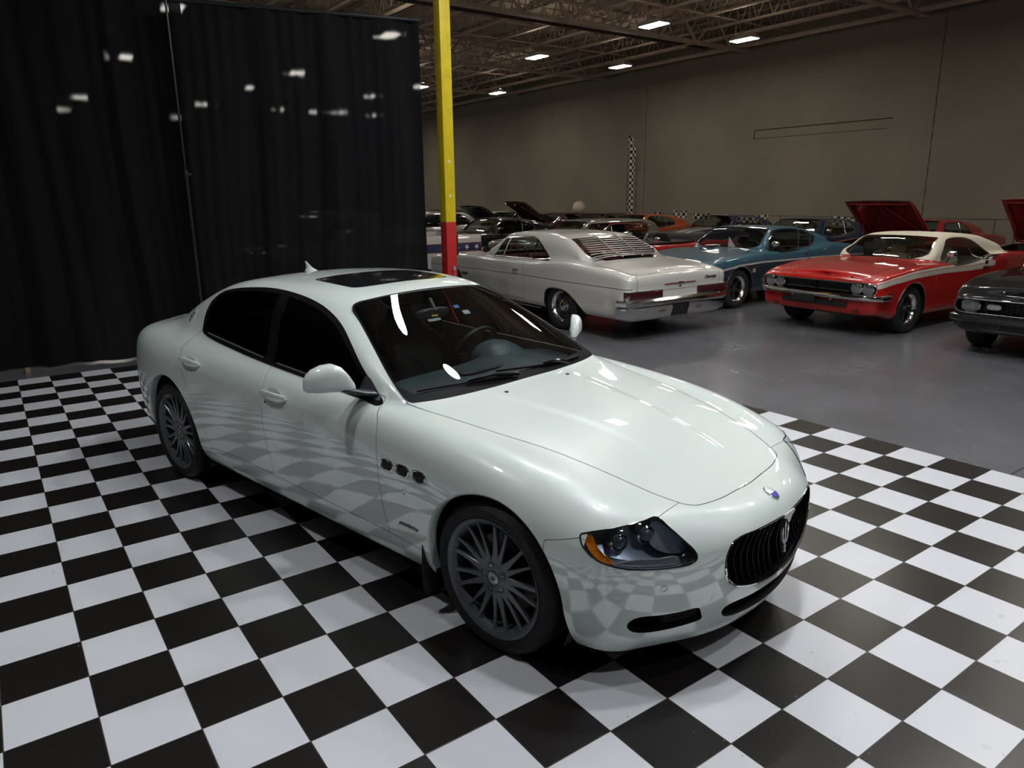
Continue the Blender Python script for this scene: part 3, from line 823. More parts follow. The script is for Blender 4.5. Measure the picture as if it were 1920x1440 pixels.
def hero_mirror(s, car, M0, paint, blackg, chrome):
    g = MB()
    # shell: rings along the outward axis, rear face flat
    rings = []
    for y, a, b, cx, cz in ((.862, .012, .012, -.945, 1.008), (.872, .030, .028, -.952, 1.018), (.895, .046, .050, -.966, 1.038), (.92, .056, .068, -.982, 1.056), (.95, .062, .076, -1.0, 1.064), (.99, .062, .073, -1.022, 1.062), (1.03, .054, .062, -1.042, 1.055), (1.055, .040, .047, -1.055, 1.046), (1.068, .022, .028, -1.062, 1.040), (1.072, .006, .008, -1.064, 1.038)):
        r = []
        for k in range(28):
            t = 2*math.pi*k/28; ct, st = math.cos(t), math.sin(t)
            x = a*math.copysign(abs(ct)**.8, ct); z = b*math.copysign(abs(st)**.8, st)
            x = x if x > -.25*a else -.25*a+(x+.25*a)*.25       # flat glass side to the rear
            if z < 0: z *= .86
            r.append((cx+x, s*y, cz+z))
        rings.append(r)
    g.loft(rings); sh = g.build('wing_mirror', paint, car, sharp=60)
    t = MB()
    t.loft([superring((-.93, s*.78, .972), (1, 0, 0), (0, 0, 1), .060, .014, 2.4, 16), superring((-.94, s*.83, .982), (1, 0, 0), (0, 0, 1), .050, .014, 2.4, 16), superring((-.955, s*.88, .998), (1, 0, 0), (0, 0, 1), .042, .014, 2.4, 16), superring((-.98, s*.93, 1.01), (1, 0, 0), (0, 0, 1), .036, .012, 2.4, 16)])
    t.build('mirror_arm', mat('mirror_base_dark', (.035, .035, .045), .35), sh, sharp=60)
    gl = MB(); gl.loft([superring((-1.024, s*.965, 1.060), (-.5*s, 1, 0), (0, 0, 1), .060, .048, 2.6, 24), superring((-1.029, s*.965, 1.060), (-.5*s, 1, 0), (0, 0, 1), .058, .046, 2.6, 24)])
    gl.build('mirror_glass', chrome, sh)
    # dark plate in the window corner
    tri = smooth_loop([(-.845, .948), (-.90, .990), (-.985, 1.042), (-1.005, 1.035), (-1.02, .975), (-1.03, .957), (-.93, .950)], 3)
    P, Nn = loop_on(M0, [tuple(p) for p in tri], 'side', smooth=False, off=.004)
    p = MB(); c = P.mean(0); V = [q*[1, s, 1] for q in P]; m = len(V)
    p.add(V+[c*[1, s, 1]], [(i, (i+1) % m, m) if s < 0 else ((i+1) % m, i, m) for i in range(m)])
    p.build('mirror_base', mat('mirror_base_dark', (.035, .035, .045), .35), car)

def hero_vents(s, f, M0, chrome, blackm):
    for cx in (-.640, -.528, -.412):
        P = []; ctr = None
        ol = []
        for k in range(28):
            t = 2*math.pi*k/28; ct, st = math.cos(t), math.sin(t)
            ol.append((cx+.044*math.copysign(abs(ct)**.75, ct), .704+.0235*math.copysign(abs(st)**.75, st)))
        P, Nn = loop_on(M0, ol, 'side', smooth=False, off=.003)
        r = MB(); r.tube([p*[1, s, 1] for p in P], .0048, 8, closed=True)
        ro = r.build('side_vent', chrome, f)
        b = MB(); c = P.mean(0); V = [(p-np.array([0, .0015, 0]))*[1, s, 1] for p in P]; m = len(V)
        b.add(V+[(c-np.array([0, .0005, 0]))*[1, s, 1]], [(i, (i+1) % m, m) for i in range(m)])
        b.build('vent_opening', blackm, ro)
        g = MB()
        for i in range(-3, 4):
            h = .021*math.sqrt(max(0, 1-(i*.011/.043)**4))
            g.bar((cx+i*.011, s*(c[1]), .704-h), (cx+i*.011, s*(c[1]), .704+h), .002, .003, (0, s, 0))
        for j in (-1, 0, 1): g.bar((cx-.036, s*c[1], .704+j*.009), (cx+.036, s*c[1], .704+j*.009), .003, .0015)
        g.build('vent_mesh', mat('vent_mesh_dark', (.03, .03, .03), .4), ro)
    # round repeater lamp and signature script below
    h, n = loop_on(M0, [(-.523, .596)], 'side', smooth=False)
    c = MB(); c.lathe([(0, .006), (.008, .0055), (.013, .002), (.014, 0)], 24, frame(h[0]*[1, s, 1], (s, 0, 0), (0, 0, 1) ) if 0 else frame_out(h[0], n[0], s))
    c.build('side_marker', glassy_clear(), f)
    c = MB(); c.lathe([(.0135, .0015), (.0165, .0015), (.017, 0)], 24, frame_out(h[0], n[0], s)); c.build('marker_ring', chrome, f)
    h, n = loop_on(M0, [(-.515, .432)], 'side', smooth=False)
    M = frame_out(h[0], n[0], s)
    M.translation = M.translation + Vector(n[0]*[1, s, 1])*.0022
    text_mesh('fender_script', 'pininfarina', .030, mat('script_dark', (.02, .02, .02), .3, metal=.6), f, M, .002, shear=.5, bold=0, sx=1.1)

def frame_out(p, n, s):
    """local X to the reader's right, Y up, Z out of the body on side s"""
    n = Vector(np.array(n)*[1, s, 1]).normalized(); up = Vector((0, 0, 1)); x = up.cross(n).normalized(); up = n.cross(x)
    M = Matrix((x, up, n)).transposed().to_4x4(); M.translation = Vector(np.array(p)*[1, s, 1])
    return M

_gc = {}
def glassy_clear():
    if 'm' not in _gc: _gc['m'] = mat('clear_lamp', (.75, .75, .72), .1, coat=1)
    return _gc['m']

def hero_headlight(s, car, M0, hl, lens, chrome, blackm, blackg):
    S = (lambda M: M) if s > 0 else mirror
    HLo = smooth_loop([(.015,.706),(-.07,.707),(-.147,.704),(-.289,.693),(-.38,.681),(-.417,.670),(-.413,.643),(-.386,.616),(-.336,.590),(-.246,.568),(-.137,.554),(-.025,.546),(.10,.541),(.188,.544),(.219,.557),(.216,.578),(.139,.634),(.07,.676)], 4)
    lamp = mkM('headlight', S(hl), lens, car)
    P, Nn = loop_on(M0, [tuple(p) for p in HLo], 'diag', smooth=False)
    rim = MB(); rim.tube([p*[1, s, 1] for p in P-Nn*.0005], .0035, 6, closed=True); rim.build('lamp_seal', blackg, lamp)
    # bowl: the outline pushed in
    inn = np.array([-.6, -.72, -.15]); inn /= np.linalg.norm(inn)
    c = P.mean(0)
    rows = [P-Nn*.002, c+(P-c)*.97+inn*.035, c+(P-c)*.90+inn*.075]
    b = MB(); b.loft([[q*[1, s, 1] for q in r] for r in rows], cap=False); m = len(P)
    b.add([q*[1, s, 1] for q in rows[-1]]+[(c+inn*.085)*[1, s, 1]], [(i, (i+1) % m, m) for i in range(m)])
    b.build('lamp_bowl', mat('lamp_bowl_dark', (.30, .35, .43), .30, metal=.6), lamp)
    # amber reflector along the outer edge
    def patch(name, ol, m_, off):
        Q, _ = loop_on(M0, ol, 'diag', 3)
        Q = Q+inn*off; cc = Q.mean(0); k = len(Q); a = MB()
        Q2 = Q+inn*.012
        a.loft([[q*[1, s, 1] for q in Q2], [q*[1, s, 1] for q in Q]], cap=False)
        a.add([q*[1, s, 1] for q in Q]+[cc*[1, s, 1]], [(i, (i+1) % k, k) for i in range(k)])
        return a.build(name, m_, lamp)
    amber = mat('amber_reflector', (.80, .22, .01), .25, coat=.6, emit=None)
    noisy(amber, 90, .25)
    patch('amber_reflector', [(-.396,.666),(-.355,.671),(-.340,.645),(-.300,.608),(-.247,.577),(-.300,.579),(-.357,.606),(-.388,.638)], amber, .010)
    patch('lamp_trim', [(-.24,.572),(-.13,.585),(0,.578),(.11,.572),(.12,.549),(0,.553),(-.13,.560)], mat('lamp_lower_trim', (.16, .17, .18), .4), .014)
    patch('lamp_corner', [(.135,.572),(.200,.590),(.212,.566),(.186,.551),(.135,.548)], blackg, .006)
    patch('lamp_wedge', [(-.02,.690),(.055,.672),(.18,.590),(.13,.575),(.0,.60),(-.05,.64)], mat('lamp_wedge_silver', (.42, .46, .52), .25, metal=.7), .050)
    # two projectors
    for a_, z_, r_ in ((-.215, .640, .030), (-.062, .656, .030)):
        h = cast(M0, (a_/2+3, -a_/2+3, z_), (-1, -1, 0))
        q = h[0]+inn*.060
        fw = Vector(np.array([.86, .42, .05])*[1, s, 1]).normalized()
        Mx = frame(q*[1, s, 1], Vector((0, 0, 1)).cross(fw), (0, 0, 1))
        t = MB(); t.lathe([(r_*1.25, -.03), (r_*1.28, .006), (r_*1.12, .012), (r_, .006), (r_*.95, -.01)], 36, Mx)
        po = t.build('projector_ring', chrome, lamp)
        t = MB(); t.lathe([(0, .026)]+[(r_*.98*math.sin(x), -.004+.030*math.cos(x)) for x in np.linspace(.15, 1.5, 10)], 32, Mx)
        t.build('projector_lens', mat('projector_glass', (.05, .06, .08), .04, coat=1), po)

def hero_front(car, M0, GR, LI, FG, chrome, blackm, blackg, darkm):
    half = GR[:-2]
    full = np.concatenate([half, (half*[-1, 1])[::-1][1:-1]])
    FULLM = join(M0, mirror(M0))
    P, Nn = loop_on(FULLM, [tuple(p) for p in full], 'front', smooth=False)
    gr = MB(); gr.tube(P+Nn*.0002, .0035, 10, closed=True)
    g = gr.build('radiator_grille', blackg, car)
    lowp = [p+n*.001 for p, n in zip(P, Nn) if p[2] < .50]
    cut = max(range(len(lowp)), key=lambda i: np.linalg.norm(np.array(lowp[i])-np.array(lowp[i-1])))
    lowp = lowp[cut:]+lowp[:cut]
    cg = MB(); cg.tube(lowp, .0055, 8); cg.build('grille_chrome_strip', chrome, g)
    # inner collar
    c = P.mean(0); m = len(P)
    b = MB(); b.loft([P-Nn*.002, P-np.array([.03, 0, 0]), c+(P-c)*.96-np.array([.075, 0, 0])], cap=False)
    b.build('grille_collar', blackg, g)
    bk = MB(); Q = c+(P-c)*1.0-np.array([.085, 0, 0])
    bk.add(list(Q)+[Q.mean(0)], [(i, (i+1) % m, m) for i in range(m)]); bk.build('grille_back', blackm, g)
    slat = mat('grille_slat_black', (.006, .006, .007), .45, spec=.2)
    # upright curved slats set back in the opening, bowed towards the middle
    n = 9
    for i in range(-n, n+1):
        y0 = i*.0435
        if abs(y0) < .02: continue
        hs = [h for h in _cross(full, y0)]
        if len(hs) < 2: continue
        z0, z1 = min(hs)+.004, max(hs)-.004
        pts = []
        for t in np.linspace(0, 1, 9):
            z = z0+(z1-z0)*t
            hh = cast(FULLM, (3, y0, z), (-1, 0, 0))
            x = hh[0][0]-.022-.035*math.sin(math.pi*t)
            pts.append(Vector((x, y0, z)))
        sl = MB(); rings = [[p+Vector((0, -.0022, 0)), p+Vector((.0, .0022, 0)), p+Vector((-.030, .0022, 0)), p+Vector((-.030, -.0022, 0))] for p in pts]
        sl.loft(rings); sl.build('grille_slat', slat, g)
    tr = trident((.876, 0, .485), (1, 0, .04), (-.06, 0, 1), .088, mat('emblem_silver', (.80, .82, .85), .25, metal=.85), g, 'grille_emblem')
    v = MB(); v.prism([(-.055, .0), (-.025, -.010), (-.012, -.030), (0, -.036), (.012, -.030), (.025, -.010), (.055, 0), (.05, .012), (-.05, .012)], frame((.886, 0, .597), (0, 1, 0), (0, 0, 1)), .008)
    v.build('grille_peak', mat('peak_silver', (.5, .5, .5), .3, metal=1), g, smooth=False)
    # lower intake
    half = LI[:-2]; full = np.concatenate([half, (half*[-1, 1])[::-1][1:-1]])
    P, Nn = loop_on(FULLM, [tuple(p) for p in full], 'front', smooth=False); c = P.mean(0)
    b = MB(); b.loft([P, P-Nn*.006-np.array([.004, 0, 0]), c+(P-c)*.97-np.array([.05, 0, 0])], cap=False); li = b.build('lower_intake', blackm, car)
    Q = c+(P-c)*1.0-np.array([.055, 0, 0]); m = len(P); bk = MB(); bk.add(list(Q)+[Q.mean(0)], [(i, (i+1) % m, m) for i in range(m)]); bk.build('intake_back', blackm, li)
    w = MB()
    for k in range(-24, 25):
        y = k*.0155
        for sg in (-1, 1):
            z0, z1 = .225, .300
            xx = lambda yy: .835-.42*yy*yy-.006
            w.bar((xx(y)-.02, y, z0), (xx(y+sg*.03)-.02, y+sg*.03, z1), .002, .002)
    w.build('intake_mesh', mat('mesh_black', (.02, .02, .02), .5), li, smooth=False)
    for s in (1, -1):
        P, Nn = loop_on(M0, [tuple(p) for p in FG], 'front', smooth=False); c = P.mean(0)
        inn = np.array([-.72, -.45, 0])
        b = MB(); sc = lambda V: [q*[1, s, 1] for q in V]
        b.loft([sc(P), sc(P-Nn*.006), sc(c+(P-c)*.9+inn*.075)], cap=False)
        fo = b.build('fog_duct', blackg, car)
        bk = MB(); Q = c+(P-c)*.95+inn*.078; m = len(P); bk.add(sc(Q)+[Q.mean(0)*[1, s, 1]], [(i, (i+1) % m, m) for i in range(m)]); bk.build('duct_back', blackm, fo)
        w = MB()
        for k in range(18):
            for sg in (-1, 1):
                y = .50+k*.008; z0, z1 = .283, .341
                p0 = cast(M0, (3, y, z0), (-1, 0, 0)); p1 = cast(M0, (3, y+sg*.02+.01, z1), (-1, 0, 0))
                if p0 is None or p1 is None: continue
                w.bar((p0[0]+inn*.03)*[1, s, 1], (p1[0]+inn*.03)*[1, s, 1], .0018, .0018)
        w.build('duct_mesh', mat('mesh_black', (.03, .03, .03), .5), fo, smooth=False)

def _cross(poly, y0):
    out = []
    for a, b in zip(poly, np.roll(poly, -1, 0)):
        if (a[0]-y0)*(b[0]-y0) < 0:
            t = (y0-a[0])/(b[0]-a[0]); out.append(a[1]+t*(b[1]-a[1]))
    return out

def hero_details(car, M0, paint, blackm, blackg, chrome, darkm):
    FULLM = join(M0, mirror(M0))
    # oval nose badge
    h = cast(FULLM, (.806, 0, 3), (0, 0, -1))
    n = Vector(h[1]); x = Vector((0, 1, 0)); up = n.cross(x)*-1
    M = Matrix((x, n.cross(x), n)).transposed().to_4x4(); M.translation = Vector(h[0])
    def oval(a, b, z0, z1, m, nm, par):
        c = MB(); c.loft([[M @ Vector((a*k*math.cos(t), b*k*math.sin(t), z)) for t in np.linspace(0, 2*math.pi, 36, endpoint=False)] for k, z in ((1, z0), (1, z1), (.9, z1+.0015))]); return c.build(nm, m, par)
    bd = oval(.030, .0375, 0, .003, chrome, 'nose_badge', car)
    oval(.0265, .034, .002, .0045, mat('badge_white', (.75, .75, .75), .25, coat=1), 'badge_field', bd)
    # lower blue half, red fork
    c = MB(); sg = n.cross(x).x
    sgn = 1 if sg > 0 else -1
    pts = [(.0255*math.cos(t), .033*math.sin(t)) for t in (np.linspace(.15, math.pi-.15, 16) if sgn > 0 else np.linspace(math.pi+.15, 2*math.pi-.15, 16))]
    c.prism(pts, M @ Matrix.Translation((0, 0, .0060)), .0008); c.build('badge_band', mat('badge_blue', (.02, .03, .38), .2, coat=1), bd, smooth=False)
    trident(h[0]+h[1]*.0062-np.array([.008, 0, 0]), h[1], (-1, 0, 0), .019, mat('badge_red', (.5, .02, .02), .3), bd, 'badge_fork')
    # shark-fin aerial
    h = cast(FULLM, (-2.61, -.0, 3), (0, 0, -1)); z0 = float(h[0][2])
    a = MB(); rings = []
    for z, xf, xb, w in ((-.004, -2.545, -2.69, .033), (.008, -2.555, -2.688, .029), (.018, -2.585, -2.684, .016), (.03, -2.615, -2.683, .008), (.05, -2.650, -2.688, .005), (.066, -2.672, -2.698, .003)):
        rings.append([((xf+xb)/2+(xf-xb)/2*math.cos(t), w*math.sin(t), z0+z) for t in np.linspace(0, 2*math.pi, 20, endpoint=False)])
    a.loft(rings); a.build('roof_aerial', paint, car, sharp=60)
    # wipers
    for nm, pv, pts in (('wiper', (-.628, -.02), [(-.635, -.05), (-.655, -.20), (-.675, -.36), (-.70, -.52), (-.722, -.655)]),
                        ('wiper', (-.615, .40), [(-.70, -.12), (-.675, .05), (-.655, .22), (-.645, .40), (-.66, .56)])):
        P, Nn = loop_on(FULLM, pts, 'top', 4, closed=False)
        w = MB(); w.tube(P+Nn*.012, [.003]+[.0055]*(len(P)-2)+[.003], 6); wo = w.build(nm, blackm, car)
        w = MB(); w.tube(P+Nn*.004, .004, 5); w.build('wiper_blade', mat('wiper_rubber', (.01, .01, .01), .5), wo)
        b = cast(FULLM, (pv[0], pv[1], 3), (0, 0, -1)); mid = P[len(P)//2]+Nn[len(P)//2]*.022
        w = MB(); w.tube([b[0]+b[1]*.012, (b[0]*.5+mid*.5)+b[1]*.02, mid], [.010, .008, .006], 8); w.build('wiper_arm', blackg, wo)
    # hood creases: slim raised ribs are part of the pressing; washer jets
    for y in (-.25, .25):
        h = cast(FULLM, (-.50, y, 3), (0, 0, -1)); j = MB(); j.box(h[0]+h[1]*.002, (.018, .014, .006)); j.build('washer_jet', blackm, car, bevel=.002)
    # rear lamps and exhaust
    for s in (1, -1):
        ol = smooth_loop([(.38, .90), (.55, .885), (.66, .84), (.68, .79), (.60, .78), (.42, .80), (.36, .85)], 3)
        P = []
        for y, z in ol:
            q = cast(M0, (-6, y, z), (1, 0, 0))
            if q is not None: P.append(q[0]+q[1]*.004)
        P = np.array(P); c = P.mean(0); m = len(P)
        t = MB(); t.add([q*[1, s, 1] for q in P]+[(c-np.array([.01, 0, 0]))*[1, s, 1]], [(i, (i+1) % m, m) for i in range(m)])
        t.build('tail_light', mat('tail_red', (.35, .01, .01), .2, coat=1), car)
        e = MB(); e.lathe([(.030, 0), (.036, 0), (.038, .14), (.030, .14)], 24, Matrix.Translation((-4.13, s*.48, .26)) @ Matrix.Rotation(math.pi/2, 4, 'Y'))
        e.build('exhaust_tip', chrome, car)
        # mud flap behind the front wheel
        f = MB(); f.loft([superring((-.425, s*.84, z), (1, 0, 0), (0, 1, 0), .010, w, 4, 16) for z, w in ((.40, .07), (.25, .078), (.13, .072), (.10, .055))]); f.build('mud_flap', blackm, car)

def hero_cabin(car, mats):
    dash = noisy(mat('dash_leather', (.055, .075, .08), .45), 60, .15)
    dark = mat('seat_dark', (.018, .018, .02), .6)
    tub = mat('cabin_dark', (.012, .012, .013), .8)
    t = MB(); t.box((-1.95, 0, .50), (2.3, 1.45, .04)); t.box((-.72, 0, .72), (.03, 1.35, .42)); t.box((-3.10, 0, .80), (.05, 1.25, .52))
    for s in (-1, 1): t.box((-1.9, s*.745, .73), (2.2, .03, .40))
    t.build('cabin_tub', tub, car, smooth=False)
    d = MB()
    rings = []
    for y in np.linspace(-.70, .70, 15):
        e = 1-.10*(abs(y)/.7)**3
        hp = .045*math.exp(-((y-.36)/.20)**2)      # hump over the instruments
        rings.append([(-.78, y, .70), (-.74, y, .90), (-.82, y, .925*1.0), (-.98, y, .940+hp*.6), (-1.10*e-.02, y, .945+hp), (-1.18*e-.0, y, .925+hp*.6), (-1.20*e, y, .84), (-1.14, y, .70)])
    d.loft(rings); d.build('dashboard', dash, car)
    # instrument hood
    h = MB(); rings = []
    for x, w, hh in ((-1.02, .14, .02), (-1.08, .165, .055), (-1.16, .175, .075), (-1.22, .17, .072)):
        rings.append([(x, .37+w*math.cos(a), .945+hh*max(0, math.sin(a))*1.2) for a in np.linspace(0, math.pi, 15)]+[(x, .37+w*math.cos(a), .925) for a in (math.pi, math.pi/2, 0)])
    h.loft(rings); h.build('instrument_hood', dash, car)
    # steering wheel
    c = Vector((-1.36, .37, .93)); n = Vector((-.90, 0, .42)).normalized(); Mx = frame(c, Vector((0, 1, 0)), Vector((0, 0, 1)))
    Mx = Matrix((Vector((0, 1, 0)), n.cross(Vector((0, 1, 0))), n)).transposed().to_4x4(); Mx.translation = c
    w = MB(); w.tube([Mx @ Vector((.185*math.cos(a), .185*math.sin(a), 0)) for a in np.linspace(0, 2*math.pi, 40, endpoint=False)], .015, 8, closed=True)
    for a in (0, math.pi, -math.pi/2): w.bar(Mx @ Vector((.04*math.cos(a), .04*math.sin(a), -.01)), Mx @ Vector((.18*math.cos(a), .18*math.sin(a), 0)), .035, .015, n)
    w.lathe([(0, .02), (.05, .018), (.07, 0), (.07, -.03), (.03, -.06), (.03, -.16)], 24, Mx)
    sw = w.build('steering_wheel', mat('wheel_leather', (.02, .022, .024), .4), car)
    w = MB(); w.tube([Mx @ Vector((.155*math.cos(a), .155*math.sin(a), .012)) for a in np.linspace(.6, 2.5, 14)], .004, 6); w.build('wheel_trim', mats['chrome'], sw)
    seatm = mat('seat_leather', (.03, .032, .034), .5)
    for y in (-.37, .37):
        s = MB()
        s.loft([superring((x, y, z), (0, 1, 0), (1, 0, 0) if k < 0 else Vector((nx, 0, nz)), wy, th, 3, 20) for k, x, z, wy, th, nx, nz in ((0, -1.30, .62, .22, .06, .2, 1), (0, -1.55, .64, .25, .075, 0, 1), (0, -1.80, .62, .24, .08, -.2, 1))])
        so = s.build('front_seat', seatm, car)
        b = MB(); b.loft([superring((x, y, z), (0, 1, 0), (1, 0, .3), wy, th, 3, 20) for x, z, wy, th in ((-1.83, .62, .22, .06), (-1.90, .85, .26, .075), (-1.97, 1.05, .25, .065), (-2.02, 1.17, .17, .04))]); b.build('seat_back', seatm, so)
        b = MB(); b.loft([superring((x, y, z), (0, 1, 0), (1, 0, .2), wy, th, 2.6, 20) for x, z, wy, th in ((-2.01, 1.19, .08, .03), (-2.02, 1.22, .13, .045), (-2.03, 1.28, .13, .045), (-2.04, 1.31, .09, .03))]); b.build('headrest', seatm, so)
    s = MB(); s.loft([superring((-2.75, 0, z), (0, 1, 0), (1, 0, .3), .62, th, 5, 24) for z, th in ((.62, .10), (.9, .10), (1.08, .05))]); s.box((-2.45, 0, .60), (.5, 1.2, .18)); s.build('rear_bench', seatm, car)
    m = MB(); m.loft([superring((-1.335+dx, .0, 1.235), (0, 1, 0), (.25, 0, 1), a*.125, a*.034, 3, 20) for dx, a in ((0.02, .8), (.01, 1), (-.01, 1))]); m.bar((-1.31, 0, 1.25), (-1.36, 0, 1.32), .02, .02)
    mo = m.build('rear_view_mirror', mat('mirror_grey', (.06, .065, .07), .4), car)
    # stickers inside the screen: blue oval, pale tag, yellow and white card on the visor
    for nm, x, y, z, a, b, col in (('screen_sticker', -1.25, .115, 1.268, .020, .014, (.02, .18, .55)), ('screen_tag', -1.20, .15, 1.235, .026, .018, (.42, .48, .5)), ('visor_label', -1.30, -.02, 1.20, .05, .012, (.45, .48, .45)), ('warning_label', -1.31, -.005, 1.222, .025, .008, (.6, .45, .03))):
        p = MB(); p.loft([superring((x, y, z), (0, 1, 0), (-.8, 0, .55), a, b, 5, 20), superring((x+.002, y, z+.002), (0, 1, 0), (-.8, 0, .55), a, b, 5, 20)])
        p.build(nm, mat(nm+'_paint', col, .5), car)
    # pale dash pad catching the light, air vent lid
    v = MB(); v.loft([superring((-.95, .02, .944), (0, 1, 0), (1, 0, .05), .17, .045, 3, 20), superring((-.95, .02, .956), (0, 1, 0), (1, 0, .05), .16, .038, 3, 20)]); v.build('dash_speaker', dash, car)

# ---------------------------------------------------------------- older cars behind
_mc = {}
def cm(key, *a, **k):
    if key not in _mc: _mc[key] = mat(key, *a, **k)
    return _mc[key]

class Classic:
    """two-door body from a handful of profile curves.  X forward, front axle at 0"""
    def __init__(s, **k):
        s.__dict__.update(dict(fo=.90, ro=1.15, wb=2.80, hw=.93, rock=.22, gy=.76, ry=.58, su=.06, sv=4,
             top=None, belt=None, wide=None, nose_in=.06, tail_in=.06, arch_r=.36, tyre_r=.335, crown=.0, noses=1.0))
        s.__dict__.update(k)
    def c(s, x): return pchip([p[0] for p in s.top], [p[1] for p in s.top], x)
    def b(s, x): return pchip([p[0] for p in s.belt], [p[1] for p in s.belt], x)
    def w(s, x):
        if s.wide is None: return np.full_like(np.asarray(x, float), s.hw)
        return pchip([p[0] for p in s.wide], [p[1] for p in s.wide], x)
    def section(s, x):
        """13 points bottom -> middle line at station x"""
        x = float(x); c = float(s.c(np.array([x]))[0]); b = float(s.b(np.array([x]))[0]); w = float(s.w(np.array([x]))[0])
        h = max(c-b, 0); Hm = s.H-b
        fr = min(h/max(Hm, .01), 1); k = float(sm((h-.02)/.10))
        gy = s.gy*w/s.hw
        y9 = gy-(gy-s.ry)*fr**.9
        hood = [gy, gy*.82, gy*.62, gy*.42, gy*.2, 0]
        gre = [gy, (gy*.55+y9*.45)+.012, y9, y9*.80, y9*.42, 0]
        ys = [a+(e-a)*k for a, e in zip(hood, gre)]
        t = b+.008
        zl = [t+(c-t)*sm(u) for u in (0, .25, .5, .75, .93, 1)]
        zg = [b+.012, b+h*.50, b+h*.915, b+h*.972, b+h*.995, c]
        zs = [a+(e-a)*k for a, e in zip(zl, zg)]
        cr = s.crown
        low = s.rock+s.__dict__.get('lift', 0)*float(sm((x-.30)/.45))
        P = [(x, w*.86, low-.03), (x, w*.955, low), (x, w*.985, low+.14), (x, w, low+(b-low)*.50), (x, w*.995, b-.16), (x, w*.985, b-.040), (x, w*.95, b+cr)]
        P += [(x, y, z) for y, z in zip(ys, zs)]
        return P
    def net(s):
        xf, xr = s.fo, -s.wb-s.ro
        xs = [xf-.25, xf-.4, xf-.6, xf-.8]
        x = xf-1.0
        key = sorted(set([round(v, 3) for v in list(np.arange(xf-1.0, xr+.5, -.14))+[xr+.42, xr+.3]]), reverse=True)
        xs += [k for k in key if k < xs[-1]-.05]
        body = [s.section(v) for v in xs]
        def cap(x0, xe, inn, sgn):
            """squared-off end with rounded plan corners"""
            base = np.array(s.section(x0)); rows = []
            zt = base[:, 2].copy()
            end = np.array(s.section(xe+sgn*-.02))
            for q, (yf, bk) in enumerate(((0, 0), (.35, .02), (.66, .10), (.86, .28), (.965, .55))):
                r = []
                for k in range(13):
                    wy = end[k, 1]
                    if k <= 5:
                        # front face; leans
                        z = end[k, 2]; xx = xe-sgn*(inn*bk*1.6)
                        if k < 2: xx -= sgn*.05*(2-k)*.6
                        y = end[min(k, 5), 1]*yf
                        if k == 5: z = end[5, 2]-.005
                        r.append((xx, y, z))
                    else:
                        # run back over the top to the middle line
                        u = (k-5)/7.0
                        yy = end[5, 1]*yf
                        yk = yy*(1-u)**1.0
                        dx = (.02+.10*u*(1+1.2*yf)) if k > 6 else .018
                        if k == 6: yk = yy*.985
                        xx = xe-sgn*(inn*bk*1.6)-sgn*dx
                        zz = np.interp(yk, end[:, 1][::-1][:7], end[:, 2][::-1][:7])
                        r.append((xx, yk if k < 12 else 0, zz-(.012 if k == 6 else 0)))
                rows.append(r)
            return rows
        front = cap(xs[0], xf, s.nose_in, 1)
        tail = cap(xs[-1], xr, s.tail_in, -1)[::-1]
        return np.array(front+body+tail)

def bumper_mb(pts, prof):
    """pts: (x, y) line of the bumper face from the middle out (half); prof: (dx, z) ring"""
    P = [(x, y) for x, y in pts]
    full = [(x, -y) for x, y in P[::-1]]+P[1:] if P[0][1] == 0 else P
    rings = []
    for i, (x, y) in enumerate(full):
        a = full[max(i-1, 0)]; b = full[min(i+1, len(full)-1)]
        t = Vector((b[0]-a[0], b[1]-a[1], 0)).normalized(); n = Vector((t.y, -t.x, 0))
        rings.append([Vector((x, y, 0))+n*dx+Vector((0, 0, z)) for dx, z in prof])
    m = MB(); m.loft(rings); return m

